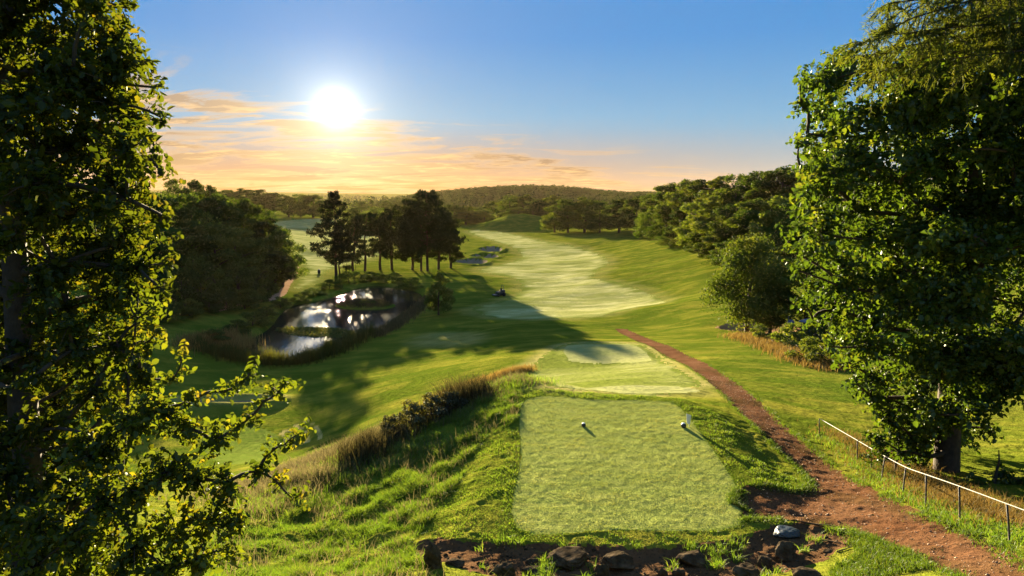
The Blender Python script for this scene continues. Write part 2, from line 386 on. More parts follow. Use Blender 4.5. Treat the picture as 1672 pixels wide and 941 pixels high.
def root(name, loc, label, cat, group=None, rz=0.0, sc=1.0):
    o = bpy.data.objects.new(name, None); COL.objects.link(o); o.location = tuple(float(v) for v in loc); o.rotation_euler = (0, 0, rz)
    o.scale = (sc, sc, sc) if not isinstance(sc, (tuple, list)) else sc
    o.empty_display_size = .3
    return tag(o, label, cat, group)
def copy_tree(o, loc, label, group=None, rz=0.0, sc=1.0):
    r = o.copy(); COL.objects.link(r); r.location = tuple(float(v) for v in loc); r.rotation_euler = (0, 0, rz)
    r.scale = (sc, sc, sc) if not isinstance(sc, (tuple, list)) else sc
    r['label'] = label
    if group: r['group'] = group
    for ch in list(o.children):
        c = ch.copy(); COL.objects.link(c); c.parent = r
        for g in list(ch.children):
            e = g.copy(); COL.objects.link(e); e.parent = c
    return r

class Tubes:
    """tapered tubes collected into one mesh"""
    def __init__(s): s.V = []; s.F = []; s.n = 0
    def add(s, pts, rad, k=6):
        pts = np.asarray(pts, float); rad = np.asarray(rad, float) * np.ones(len(pts))
        T = np.gradient(pts, axis=0); T /= np.linalg.norm(T, axis=1)[:, None] + 1e-9
        a = np.array([0, 0, 1.0]) if abs(T[0, 2]) < .9 else np.array([1.0, 0, 0])
        ang = np.arange(k) / k * 2 * np.pi
        for i in range(len(pts)):
            u = np.cross(T[i], a); u /= np.linalg.norm(u) + 1e-9; w = np.cross(T[i], u)
            s.V.append(pts[i] + rad[i] * (np.cos(ang)[:, None] * u + np.sin(ang)[:, None] * w))
        for i in range(len(pts) - 1):
            for j in range(k):
                b = s.n + i * k; s.F.append((b + j, b + (j + 1) % k, b + k + (j + 1) % k, b + k + j))
        for b in (s.n, s.n + (len(pts) - 1) * k):
            if k == 4: s.F.append((b, b + 1, b + 2, b + 3))
            elif k == 6: s.F.append((b, b + 1, b + 2, b + 3)); s.F.append((b, b + 3, b + 4, b + 5))
            elif k == 8: s.F.append((b, b + 1, b + 2, b + 3)); s.F.append((b, b + 3, b + 4, b + 7)); s.F.append((b + 4, b + 5, b + 6, b + 7))
        s.n += len(pts) * k
    def mesh(s, name, mat): return mesh_np(name, np.concatenate(s.V), np.array(s.F), mat, smooth=True)

def bend(a, b, n=5, wob=.08, sag=0.0):
    a = np.asarray(a, float); b = np.asarray(b, float); t = np.linspace(0, 1, n)[:, None]
    L = np.linalg.norm(b - a); P = a + (b - a) * t
    off = rng.normal(0, 1, 3) * L * wob
    P = P + off * (4 * t * (1 - t)); P[:, 2] += (sag * L * 4 * t * (1 - t))[:, 0]
    return P

def unit(v): return v / (np.linalg.norm(v, axis=-1, keepdims=True) + 1e-9)

def leaves(P, axis, normal, length, width, var, fold=.25, mat=None):
    """pointed leaves folded along the midrib: base, tip and two side points each side -> 2 quads per leaf"""
    n = len(P); axis = unit(axis); side = unit(np.cross(normal, axis)); nn = np.cross(axis, side)
    L = np.asarray(length)[:, None] * np.ones((n, 1)); Wd = np.asarray(width)[:, None] * np.ones((n, 1))
    up = nn * Wd * fold
    droop = -nn * L * .12
    V = np.stack([P, P + axis * L * .30 + side * Wd * .46 + up, P + axis * L * .68 + side * Wd * .40 + up + droop * .4, P + axis * L + droop,
                  P + axis * L * .68 - side * Wd * .40 + up + droop * .4, P + axis * L * .30 - side * Wd * .46 + up], 1).reshape(-1, 3)
    b = np.arange(n)[:, None] * 6
    F = np.concatenate([b + np.array([[0, 1, 2, 3]]), b + np.array([[0, 3, 4, 5]])], 0)
    return V, F, np.repeat(var, 6)

def clumps(P, normal, size, var, aspect=1.0):
    n = len(P); normal = unit(normal); r = unit(rng.normal(0, 1, (n, 3))); u = unit(np.cross(normal, r)); w = np.cross(normal, u)
    s = np.asarray(size)[:, None] * np.ones((n, 1)) * .5
    u = u * s; w = w * s * aspect; bow = normal * s * .35
    V = np.stack([P - u, P - w * .9 + bow * .5 - u * .1, P + u, P + w * .9 + bow * .5 + u * .1], 1).reshape(-1, 3)
    F = np.arange(n * 4).reshape(-1, 4)
    return V, F, np.repeat(var, 4)

# ------------------------------------------------------------------ ground objects, cut from one surface
nr, nc = GX.shape
VALL = np.stack([GX, GY, GZ], -1).reshape(-1, 3)
def fc(a): return (a[:-1, :-1] + a[1:, :-1] + a[:-1, 1:] + a[1:, 1:]) / 4
FX, FY = fc(GX), fc(GY); jn = fbm(FX * 5, FY * 5, 41, 3)
jit = 0.12 * jn
zone = np.zeros(FX.shape, int)
fcd = {k: fc(v) for k, v in D.items()}
def setz(mask, i): zone[mask] = i
far_j = jn * np.clip(FY / 60, .15, 3)
setz(fcd['fair'] + far_j * .6 < 0, 1); setz(fcd['fair2'] + far_j < 0, 1); setz(fcd['field'] + far_j < 0, 1)
setz(fcd['green'] + jit < 0, 3)
setz(fcd['tee'] + jit * .25 < 0, 2); setz(fcd['tee2'] + jit * .3 < 0, 4); setz(fcd['tee3'] + jit * .5 < 0, 5)
setz(fcd['cart'] + jit < 0, 7); setz(fcd['sandr'] + far_j * .5 < 0, 9); setz(fcd['bed'] + jit * 1.5 < 0, 10); setz(fcd['path'] + jit * 1.2 < 0, 6)
for i in range(5): setz(fcd['b%d' % i] < -0.15, 20 + i)
vid = np.arange(nr * nc).reshape(nr, nc)
QF = np.stack([vid[:-1, :-1], vid[:-1, 1:], vid[1:, 1:], vid[1:, :-1]], -1)
# dry-grass weight for the rough
dry = np.zeros(GX.shape)
dry = np.maximum(dry, .55 * (1 - sstep(-1, 2.0, np.minimum(D['fair2'], D['tee2']))))
ring = np.hypot((GX - Z_GREEN[:, 0].mean()), (GY - Z_GREEN[:, 1].mean()) * .9)
rg = D['green']; angr = np.arctan2(GY - Z_GREEN[:, 1].mean(), GX - Z_GREEN[:, 0].mean())
rings = ((rg > .25) & (rg < 1.0) | (rg > 1.5) & (rg < 1.9) | (rg > 2.4) & (rg < 2.7)) & (angr > -.35) & (angr < 1.15) & ~((angr > .62) & (angr < .74)) & ~((angr > .9) & (angr < .98))
dry = np.maximum(dry, .85 * rings)
dry = np.maximum(dry, .55 * (1 - sstep(0, 2.5, D['b3'])) )
dry = np.maximum(dry, .4 * (1 - sstep(-2.5, 1.5, sdf(poly_hits([(660, 560), (700, 545), (790, 545), (780, 565), (700, 572)], 4), GX, GY, 6))))
dry = np.clip(dry * (1 + 1.2 * fbm(GX * .5, GY * .9, 77, 3)), 0, 1)
fmin = np.minimum.reduce([D['fair'], D['fair2'], D['field']])
fw = np.clip(GY / 40, .6, 4)
fedge = np.clip(.55 * (D['fair2'] < .3) + sstep(-.7, .15, fmin / fw + .9 * fbm(GX * .25, GY * .5, 121, 3)) + .6 * sstep(.1, .5, fbm(GX * .06, GY * .11, 131, 4)), 0, 1)
dry_out = np.clip(dry + .3 * (1 - sstep(0, 1.2, fmin / fw + .8 * fbm(GX * .25, GY * .5, 125, 3))), 0, 1)
pedge = np.clip(sstep(-.55, .05, D['path'] + .55 * fbm(GX * 1.3, GY * 1.0, 171, 4)) * .5 + .4 * sstep(.12, .4, fbm(GX * .9, GY * .5, 177, 3)), 0, 1)
def cut(name, i, mat, kind='structure'):
    f = QF[zone == i]
    if len(f) == 0: return None
    ids, inv = np.unique(f.ravel(), return_inverse=True)
    me = mesh_np(name, VALL[ids], inv.reshape(-1, 4), mat, smooth=True)
    at = me.attributes.new('dry', 'FLOAT', 'POINT'); at.data.foreach_set('value', (fedge if i == 1 else dry_out if i == 0 else pedge if i == 6 else dry * 0).ravel()[ids].astype(np.float32))
    return tag(link(name, me), kind=kind)
cut('ground', 0, M['rough']); cut('fairway', 1, M['fair']); cut('teeing_ground', 2, M['tee']); cut('putting_green', 3, M['green'])
cut('teeing_ground', 4, M['pad']); cut('teeing_ground', 5, M['pad']); cut('footpath', 6, M['path']); cut('path', 7, M['cart'])
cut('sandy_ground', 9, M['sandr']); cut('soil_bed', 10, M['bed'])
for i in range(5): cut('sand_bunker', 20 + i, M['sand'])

# pond water: one closed sheet inside the banks
def water():
    P = Z_POND; c = P.mean(0); big = c + (P - c) * 1.03
    m, t = new_mat('pond_water'); Q = t.add('ShaderNodeTexCoord').outputs['Object']
    Qs = t.vm('MULTIPLY', Q, (1, .55, 1))
    h = t.m('ADD', t.noise(Qs, 2.6, 2, .5), t.m('MULTIPLY', t.noise(Qs, .5, 2, .5), .5))
    bp = t.add('ShaderNodeBump', None, Strength=.3, Distance=.06, Height=h)
    b = t.add('ShaderNodeBsdfPrincipled', None, Base_Color=(.012, .016, .012, 1), Roughness=.085, IOR=1.333, Normal=bp)
    finish(t, b)
    V = np.concatenate([[[c[0], c[1], WATER_Z]], np.column_stack([big, np.full(len(big), WATER_Z)])]); n = len(big)
    F = [(0, 1 + i, 1 + (i + 1) % n) for i in range(n)]
    me = bpy.data.meshes.new('pond_water'); me.from_pydata([tuple(v) for v in V], [], F); me.materials.append(m)
    # orient up
    o = link('pond_water', me); tag(o, kind='structure')
    if me.polygons[0].normal.z < 0: me.flip_normals()
water()

# ------------------------------------------------------------------ foliage materials
M['bark'] = simple('bark', (.07, .05, .035), .9, 0, .8, 6, .8)
M['bark_pine'] = simple('pine_bark', (.10, .055, .035), .9, 0, .8, 5, .8)
M['leaf_wood'] = leaf_mat('wood_leaves', (.022, .044, .006), (.038, .068, .009), (.072, .098, .014), .38, .04, .6)
M['leaf_wood2'] = leaf_mat('yellowish_leaves', (.036, .062, .008), (.064, .095, .012), (.115, .13, .02), .42, .05, .6)
M['leaf_willow'] = leaf_mat('willow_leaves', (.024, .044, .006), (.044, .07, .009), (.10, .115, .017), .4, .05, .6)
M['leaf_far'] = leaf_mat('far_wood_leaves', (.014, .028, .009), (.022, .038, .012), (.04, .055, .016), .2, .03, .6)
M['leaf_pine'] = leaf_mat('pine_needles', (.014, .023, .006), (.022, .034, .008), (.038, .048, .011), .2, .04, .7)
M['leaf_left'] = leaf_mat('birch_leaves', (.019, .034, .0045), (.034, .050, .006), (.078, .073, .009), .48, .06, .45, 1.75, (1.3, 1.05, .3))
M['leaf_right'] = leaf_mat('sycamore_leaves', (.016, .034, .0045), (.028, .052, .0065), (.064, .078, .010), .45, .08, .40, 1.5)
M['needle'] = leaf_mat('larch_needles', (.045, .075, .012), (.075, .105, .017), (.13, .14, .025), .45, .05, .6)
M['blade'] = leaf_mat('grass_blades', (.045, .090, .010), (.070, .120, .014), (.125, .145, .03), .45, .06, .5, 1.25, (1.12, 1.05, .4))
M['teeblade'] = leaf_mat('tee_blades', (.115, .135, .025), (.19, .21, .05), (.31, .29, .10), .45, .04, .6, 1.1, (1.1, 1.05, .6))
M['drygrass'] = leaf_mat('dry_grass', (.075, .075, .028), (.14, .12, .055), (.22, .18, .095), .4, .04, .6, 1.0, (1.05, 1, .8))
M['orangegrass'] = leaf_mat('orange_grass', (.12, .075, .022), (.17, .115, .034), (.21, .165, .055), .4, .04, .6, 1.0, (1.1, 1, .7))
M['weed'] = leaf_mat('weed_stems', (.032, .03, .012), (.055, .05, .02), (.11, .09, .04), .35, .04, .6, 1.0, (1.1, 1, .7))
M['reed'] = leaf_mat('reed_blades', (.045, .065, .010), (.075, .09, .016), (.13, .115, .03), .4, .05, .5, 1.2)

# ------------------------------------------------------------------ distant broadleaf tree prototypes (14 m tall)
def crown_mesh(name, mat, h=14.0, wid=9.0, base=.18, lobes=16, nq=9000, size=.42, droop=0.0, top=.5):
    Ps, Ns, Vs, Ss = [], [], [], []
    subs = []
    for i in range(lobes):
        zf = base + (1 - base) * (i + rng.random()) / lobes
        prof = math.sin(math.pi * min(1, max(0.03, ((zf - base) / (1 - base)) ** top * .93 + .06))) ** .6
        a = i * 2.4 + rng.random(); rr = wid * .5 * prof * (.45 + .35 * rng.random())
        c = np.array([math.cos(a) * rr, math.sin(a) * rr, zf * h * .93])
        r = wid * (.15 + .09 * rng.random()) * (.6 + .5 * prof)
        lv = rng.random()
        for j in range(7):
            d = unit(rng.normal(0, 1, 3)); d[2] = abs(d[2]) * .8 - .1
            subs.append((c + d * r * .75, r * (.32 + .25 * rng.random()), lv * .6 + rng.random() * .4))
        subs.append((c, r * .8, lv))
    wts = np.array([s[1] ** 2 for s in subs]); wts /= wts.sum()
    cnt = rng.multinomial(nq, wts)
    for (c, r, lv), n in zip(subs, cnt):
        d = unit(rng.normal(0, 1, (n, 3))); rad = r * (.55 + .55 * rng.random(n) ** .6)
        p = c + d * rad[:, None] * np.array([1, 1, .8]); 
        if droop: p[:, 2] -= droop * rng.random(n) ** 2
        Ps.append(p); Ns.append(d + rng.normal(0, .6, (n, 3)) + np.array([0, 0, .25])); Vs.append(np.clip(lv * .7 + rng.normal(.15, .15, n), 0, 1)); Ss.append(size * rng.uniform(.55, 1.25, n))
    P = np.concatenate(Ps); ok = P[:, 2] > .25
    V, F, va = clumps(P[ok], np.concatenate(Ns)[ok], np.concatenate(Ss)[ok], np.concatenate(Vs)[ok], .7)
    return mesh_np(name, V, F, mat, va)
def trunk_mesh(name, mat, h=14.0, r=.28, base=.2, wid=9.0, nl=9):
    T = Tubes(); lean = rng.normal(0, .25, 2)
    P = np.array([[lean[0] * t * t * 2, lean[1] * t * t * 2, h * .8 * t - .3] for t in np.linspace(0, 1, 7)])
    T.add(P, np.linspace(r * 1.15, r * .25, 7), 8)
    for i in range(nl):
        t = base + .05 + (.75 - base) * i / nl; k = t / .8 * 6; a = np.array([np.interp(k, range(7), P[:, q]) for q in range(3)])
        ang = i * 2.4 + rng.random(); L = wid * .42 * (1 - .5 * t)
        b = a + np.array([math.cos(ang) * L, math.sin(ang) * L, L * .6])
        T.add(bend(a, b, 5, .08), np.linspace(r * .45 * (1 - t * .6), .03, 5), 6)
    return T.mesh(name, mat)

PROTO = {}
def proto(key, name, mat, **k):
    hh = k.get('h', 14.0); tk = dict(h=hh, wid=k.get('wid', 9.0), base=k.get('base', .18), r=k.pop('r', .28))
    PROTO[key] = (name, crown_mesh('crown', mat, **k), trunk_mesh('trunk', M['bark'], **tk), hh, k.get('wid', 9.0))
for i in range(4):
    proto('oak%d' % i, 'broadleaf_tree', M['leaf_wood'], h=14, wid=[9.5, 8.0, 10.5, 8.8][i], base=[.10, .14, .08, .2][i], lobes=[17, 15, 20, 14][i], nq=10500)
for i in range(2):
    proto('lime%d' % i, 'broadleaf_tree', M['leaf_wood2'], h=14, wid=[9.0, 7.6][i], base=.12, lobes=16, nq=10500)
for i in range(3):
    proto('shrub%d' % i, 'shrub', M['leaf_wood'], h=4.5, wid=[5.2, 4.4, 6.0][i], base=.0, lobes=10, nq=5200, size=.24, r=.09)
proto('willow', 'willow_tree', M['leaf_willow'], h=10, wid=9.0, base=.2, lobes=24, nq=22000, size=.27, droop=1.3, r=.24, top=.95)
proto('cover', 'low_shrub', M['leaf_wood2'], h=1.6, wid=2.4, base=0, lobes=8, nq=2600, size=.13, r=.03)

used = set()
PROTO_OBJ = {}
def plant(key, loc, height, label, cat, group=None, width=None, rz=None, name=None):
    nm, cm, tm, ph, pw = PROTO[key]
    s = height / ph; sw = (width / pw) if width else s
    sc = (sw, sw, s); rz = rng.random() * 6.28 if rz is None else rz
    k2 = (key, name)
    if k2 not in PROTO_OBJ:
        o = root(name or nm, loc, label, cat, group, rz, sc)
        link('trunk', tm, o); link('crown', cm, o); PROTO_OBJ[k2] = o; return o
    return copy_tree(PROTO_OBJ[k2], loc, label, group, rz, sc)
def tree_px(key, px, top, d, label, cat='tree', group=None, wpx=None, minh=3.0, name=None):
    p = at_d(px, top, d); zb = float(H(p[0], p[1])) - .1
    return plant(key, (p[0], p[1], zb), max(minh, p[2] - zb), label, cat, group, (wpx * d / F_PX) if wpx else None, name=name)

ORD = ['first', 'second', 'third', 'fourth', 'fifth', 'sixth', 'seventh', 'eighth', 'ninth', 'tenth', 'eleventh', 'twelfth', 'thirteenth', 'fourteenth', 'fifteenth', 'sixteenth']
KOAK = ['oak0', 'oak1', 'oak2', 'oak3']
# left wood: canopy row seen against the far trees, listed from the pale path leftwards
G = 'trees of the dark wood left of the pond'
rowA = [(458, 372, 138, 70), (436, 352, 142, 80), (418, 333, 150, 80), (392, 322, 148, 90), (362, 313, 142, 95), (330, 309, 136, 90), (298, 312, 130, 95), (262, 314, 126, 95), (226, 306, 122, 100), (190, 310, 118, 100)]
for i, (px, tp, d, w) in enumerate(rowA):
    lab = 'dark rounded tree at the end of the wood nearest the pale path' if i == 0 else 'dark tree in the skyline of the left wood, %s from the pale path' % ORD[i]
    tree_px(KOAK[i % 4], px, tp, d, lab, group=G, wpx=w * 1.15)
rowB = [(448, 408, 130, 70), (418, 385, 130, 80), (385, 368, 126, 85), (350, 360, 121, 90), (314, 362, 116, 90), (276, 368, 111, 95), (238, 372, 107, 95)]
for i, (px, tp, d, w) in enumerate(rowB):
    tree_px(KOAK[(i + 1) % 4], px, tp, d, 'dark tree in the middle row of the left wood, %s from the pond end' % ORD[i], group=G, wpx=w * 1.15)
GS = 'shrubs along the foot of the left wood'
rowC = [(432, 440, 124, 36), (420, 432, 120, 42), (414, 436, 116, 48), (386, 432, 111, 50), (356, 436, 107, 52), (326, 428, 103, 54), (294, 440, 99, 56), (262, 446, 95, 58),
        (424, 466, 118, 36), (408, 470, 112, 42), (398, 470, 108, 46), (370, 476, 104, 48), (340, 478, 100, 50), (308, 486, 95, 52), (276, 494, 91, 52), (246, 500, 88, 56)]
for i, (px, tp, d, w) in enumerate(rowC):
    tree_px('shrub%d' % (i % 3), px, tp, d, 'dark green shrub in the %s row below the left wood, %s from the path end' % ('upper' if i < 8 else 'front', ORD[i % 8]), 'shrub', GS, w * 1.2, 1.6)
# farther left skyline
for i, (px, tp, d, w, lab) in enumerate([(287, 289, 230, 62, 'tall flat-topped tree rising behind the left wood beside the near foliage'), (318, 292, 235, 60, 'broad tree rising behind the left wood under the orange cloud'),
                                    (345, 300, 240, 44, 'thin-topped tree at the right of the pair behind the left wood')]):
    tree_px(KOAK[(i + 2) % 4], px, tp, d, lab, wpx=w, name='skyline_tree')
GF = 'hazy trees on the far left rise'
for i, (px, tp, d, w) in enumerate([(372, 309, 560, 46), (398, 306, 580, 50), (424, 308, 590, 50), (446, 314, 600, 44), (352, 312, 560, 44)]):
    tree_px(KOAK[i % 4], px, tp, d, 'hazy grey-green tree on the far left rise, %s in the row' % ['second', 'third', 'fourth', 'rightmost', 'leftmost'][i], group=GF, wpx=w * 1.2)
for i, (px, tp, d, w) in enumerate([(470, 318, 540, 40), (490, 316, 535, 46), (510, 317, 530, 46), (526, 326, 525, 36)]):
    tree_px(KOAK[(i + 1) % 4], px, tp, d, 'brown hazy tree of the clump left of the tallest pine, %s from the left' % ORD[i], group='brown hazy clump beyond the left field', wpx=w * 1.2)
for i, (px, tp, d, w, k) in enumerate([(590, 328, 760, 22, 0), (606, 325, 780, 16, 1), (630, 327, 800, 26, 2), (650, 329, 830, 22, 3), (664, 326, 860, 20, 1), (612, 337, 440, 40, 2), (580, 338, 430, 40, 0), (650, 339, 440, 44, 1), (683, 334, 450, 36, 3)]):
    tree_px(KOAK[k], px, tp, d, ['misty tree with a rounded head left among those between the pines', 'narrow misty tree between the tall pine and the pine group', 'misty broad tree above the middle pines', 'misty small tree right of the broad misty one',
            'palest misty tree left of the great pine', 'low hazy tree seen through the gap right of the tallest pine', 'low hazy tree close behind the tallest pine', 'low hazy tree behind the middle pines', 'low hazy tree behind the great pine'][i], wpx=w * 1.2, name='misty_tree')

# belt of trees beyond the fairway, from left to right
GB = 'trees in the belt beyond the fairway head'
for i, (px, tp, d, w) in enumerate([(742, 334, 470, 56), (768, 336, 465, 46), (790, 342, 450, 40), (812, 326, 520, 44), (834, 318, 480, 44), (858, 316, 470, 46), (884, 324, 440, 46), (906, 318, 430, 46), (760, 345, 440, 50), (845, 338, 430, 50), (872, 340, 425, 50)]):
    tree_px((KOAK + ['lime0', 'lime1'])[(i * 5) % 6], px, tp, d, 'hazy green tree in the belt beyond the fairway, %s' % ['leftmost behind the great pine', 'second behind the great pine', 'small one left of the dune', 'pale one standing farthest back', 'round one above the dune', 'tall one right of the dune',
        'one just left of the dark cluster', 'tallest one behind the dark cluster', 'low one beside the great pine', 'low front one right of the dune', 'low front one beside the dark cluster'][i], group=GB, wpx=w * 1.25)
GC = 'dark cluster right of the fairway head'
for i, (px, tp, d, w) in enumerate([(906, 334, 330, 46), (928, 324, 320, 56), (955, 320, 310, 60), (980, 326, 300, 50)]):
    tree_px((['lime0'] + KOAK)[i], px, tp, d, 'dark tree of the cluster right of the fairway head, %s' % ['leftmost with the lighter leaves', 'second from the left', 'tallest in its middle', 'rightmost beside the gap'][i], group=GC, wpx=w * 1.2)
GR = 'trees of the right-hand wood'
rw = [(1012, 322, 280, 56, 'oak1'), (1040, 318, 262, 56, 'oak0'), (1066, 314, 246, 56, 'oak2'), (1092, 297, 225, 70, 'oak3'), (1118, 291, 205, 70, 'lime0'), (1146, 289, 190, 80, 'oak1'), (1176, 285, 178, 86, 'lime1'), (1208, 281, 168, 90, 'oak2'),
      (1242, 276, 160, 90, 'oak0'), (1276, 270, 152, 96, 'oak3'), (1316, 266, 146, 100, 'oak1'), (1362, 262, 140, 104, 'oak2'), (1410, 260, 136, 110, 'oak0')]
for i, (px, tp, d, w, k) in enumerate(rw):
    tree_px(k, px, tp, d, 'tree in the skyline of the right-hand wood, %s from its far end' % ORD[i], group=GR, wpx=w * 1.2)
rw2 = [(1058, 345, 232, 44, 'oak2'), (1088, 338, 206, 54, 'oak0'), (1116, 334, 186, 58, 'oak1'), (1140, 328, 166, 66, 'lime0'), (1166, 318, 150, 74, 'lime1'), (1196, 330, 138, 74, 'oak0'), (1230, 322, 130, 80, 'oak3'), (1268, 318, 124, 84, 'lime0'), (1308, 324, 118, 90, 'oak2'), (1352, 320, 112, 96, 'oak1'),
       (1170, 372, 136, 52, 'lime0'), (1148, 380, 150, 44, 'oak3')]
for i, (px, tp, d, w, k) in enumerate(rw2):
    tree_px(k, px, tp, d, 'tree in the front row of the right-hand wood, %s' % (['%s from its far end' % ORD[i], ] if i < 10 else [['low one closest to the willow', 'low one next to the shaded slope'][i - 10]])[0], group=GR, wpx=w * 1.2)
for i, (px, tp, d, w, k) in enumerate([(1096, 372, 190, 40, 'oak2'), (1120, 376, 172, 44, 'lime0'), (1143, 384, 154, 44, 'oak1'), (1164, 390, 140, 44, 'lime1'), (1188, 392, 126, 54, 'oak0'), (1290, 400, 112, 80, 'lime0'), (1250, 390, 118, 70, 'oak3')]):
    tree_px(k, px, tp, d, 'low tree at the foot of the right-hand wood, %s' % ['farthest along the slope', 'second farthest along the slope', 'third along the shaded slope', 'just above the shaded slope', 'directly left of the drooping tree', 'behind the thin-trunked young tree', 'directly behind the drooping tree'][i], group=GR, wpx=w * 1.25)
tree_px('willow', 1226, 379, 73, 'bushy tree with drooping yellow-green clumps and a bare trunk on the sandy hollow', wpx=132)
tree_px('lime1', 1262, 436, 72, 'smaller tree with a thin trunk close right of the drooping one', wpx=84, name='young_tree')
tree_px('oak0', 1322, 410, 70, 'dark tree behind the large right-hand tree, above the blue buggy roof', wpx=130, name='shaded_tree')
tree_px('oak2', 1400, 420, 66, 'dark tree mostly hidden behind the large right-hand tree', wpx=140, name='shaded_tree')
# single small tree by the pond
tree_px('lime0', 715, 441, 104, 'small lone olive tree on the bank between pond and fairway', wpx=52, name='small_tree')

# far wooded hill: reads as one mass
def far_wood():
    n = 2600; Ps = []; 
    xs = rng.uniform(-200, 280, n); ys = rng.uniform(830, 1180, n)
    keep = rng.random(n) < np.clip(.25 + (H(xs, ys) - 4) / 20, 0, 1)
    xs, ys = xs[keep], ys[keep]; zs = H(xs, ys); P, N_, S_, V_ = [], [], [], []
    for x, y, z in zip(xs, ys, zs):
        k = 60; r = rng.uniform(3.5, 6); hh = rng.uniform(6, 11)
        d = unit(rng.normal(0, 1, (k, 3))); d[:, 2] = np.abs(d[:, 2])
        P.append(np.array([x, y, z + hh * .3]) + d * np.array([r, r, hh * .75])); N_.append(d + rng.normal(0, .5, (k, 3))); S_.append(rng.uniform(1.2, 2.4, k)); V_.append(np.full(k, rng.random()))
    V, F, va = clumps(np.concatenate(P), np.concatenate(N_), np.concatenate(S_), np.concatenate(V_), .8)
    tag(link('distant_wood', mesh_np('distant_wood', V, F, M['leaf_far'], va)), 'hazy wood covering the far round hill', 'wood', kind='stuff')
far_wood()
def horizon_wood():
    P, N_, S_, V_ = [], [], [], []
    for _ in range(900):
        y = rng.uniform(1300, 3800); x = rng.uniform(-.75, .75) * y; z = float(H(x, y)); k = 26
        d = unit(rng.normal(0, 1, (k, 3))); d[:, 2] = np.abs(d[:, 2]); r = rng.uniform(8, 22)
        P.append(np.array([x, y, z]) + d * np.array([r, r, 12])); N_.append(d); S_.append(rng.uniform(4, 8, k)); V_.append(np.full(k, rng.random()))
    V, F, va = clumps(np.concatenate(P), np.concatenate(N_), np.concatenate(S_), np.concatenate(V_), .8)
    tag(link('horizon_wood', mesh_np('horizon_wood', V, F, M['leaf_far'], va)), 'faint woods on the hazy plain at the horizon', 'wood', kind='stuff')
horizon_wood()

# ------------------------------------------------------------------ pines
def pine(px, top, base_py, label, trunks=((0, 0, 1.0),), crown0=.3, wid=.5, shape='cone', nb=46, lean=0.0, seed=0, dens=1.0, d=None):
    b = hitf(px, base_py); 
    Ht = at_d(px, top, b[1])[2] - b[2]
    T = Tubes(); P_, A_, N_, L_, V_ = [], [], [], [], []
    for (ox, oy, f) in trunks:
        h = Ht * f
        tp = np.array([[ox + lean * h * t * t, oy, h * .97 * t - .3] for t in np.linspace(0, 1, 8)]) + np.concatenate([[[0, 0, 0]], rng.normal(0, .12, (7, 3)) * [1, 1, 0]])
        T.add(tp, np.linspace(.36 * f, .04, 8), 8)
        for i in range(int(nb * f)):
            t = crown0 + (1 - crown0) * ((i + rng.random()) / (nb * f)) ** .9
            k = t * 7; a = np.array([np.interp(k, range(8), tp[:, q]) for q in range(3)])
            q = (t - crown0) / (1 - crown0)
            if shape == 'cone': prof = (1 - q) ** .75 * (.55 + .45 * min(1, q * 5 + .3)) + .10
            elif shape == 'dome': prof = max(.12, math.sin(math.pi * (.22 + .74 * q))) ** .7
            else: prof = .35 + .65 * math.sin(math.pi * min(1, q * .8 + .15))
            Lb = h * wid * .5 * prof * rng.uniform(.6, 1.15); ang = i * 2.4 + rng.random() * 1.2
            dirv = np.array([math.cos(ang), math.sin(ang), rng.uniform(-.12, .35)])
            e = a + dirv * Lb; br = bend(a, e, 5, .05, .05 if shape == 'cone' else -.04)
            T.add(br, np.linspace(.07 * (1 - q * .5), .015, 5), 4)
            nt = int(9 * dens * max(2, Lb))
            for _ in range(nt):
                s = rng.uniform(.25, 1.05) ** .7; cpt = br[0] + (br[-1] - br[0]) * s + rng.normal(0, 1, 3) * np.array([.35, .35, .2]) * (.5 + .35 * Lb / 3)
                k2 = 11; dd = unit(rng.normal(0, 1, (k2, 3)) + np.array([0, 0, .35]) + dirv * .35)
                P_.append(cpt + dd * .08); A_.append(dd); N_.append(rng.normal(0, 1, (k2, 3))); L_.append(rng.uniform(.35, .7, k2)); V_.append(np.clip(rng.normal(.45, .25, k2), 0, 1))
    V, F, va = leaves(np.concatenate(P_), np.concatenate(A_), np.concatenate(N_), np.concatenate(L_), np.full(sum(len(x) for x in L_), .15), np.concatenate(V_), .1)
    o = root('pine_tree', b, label, 'pine', 'pines beyond the pond')
    link('trunk', T.mesh('trunk', M['bark_pine']), o); link('crown', mesh_np('crown', V, F, M['leaf_pine'], va), o)
    return o
pine(549, 309, 453, 'tallest pine at the left of the group, open and pointed, with a second thin stem', ((0, 0, 1.0), (.75, .3, .55)), .22, .60, 'cone', 56, dens=.85)
pine(577, 352, 446, 'short leaning pine right of the tallest one, its crown spread to the right', ((0, 0, 1.0),), .2, .62, 'cone', 30, .10)
pine(596, 345, 443, 'flat-headed pine with bare forked limbs between the short one and the middle pair', ((0, 0, 1.0),), .62, .62, 'dome', 22, .05)
pine(621, 350, 441, 'thin-trunked pine at the left of the middle pair', ((0, 0, 1.0),), .24, .66, 'dome', 32)
pine(640, 336, 441, 'taller pine at the right of the middle pair', ((0, 0, 1.0),), .20, .62, 'dome', 40)
pine(673, 352, 441, 'brownish pine close left of the great pine', ((0, 0, 1.0),), .18, .72, 'dome', 38)
pine(698, 309, 443, 'great dense pine with the broadest dark crown of the group', ((0, 0, 1.0), (-1.6, .4, .8)), .25, .80, 'dome', 78, 0, dens=1.1)
pine(716, 336, 440, 'dense pine leaning against the right side of the great pine', ((0, 0, 1.0),), .26, .74, 'cone', 44, .05)
pine(736, 366, 438, 'lowest pine at the right end with wide ragged branches', ((0, 0, 1.0),), .18, .75, 'cone', 30)

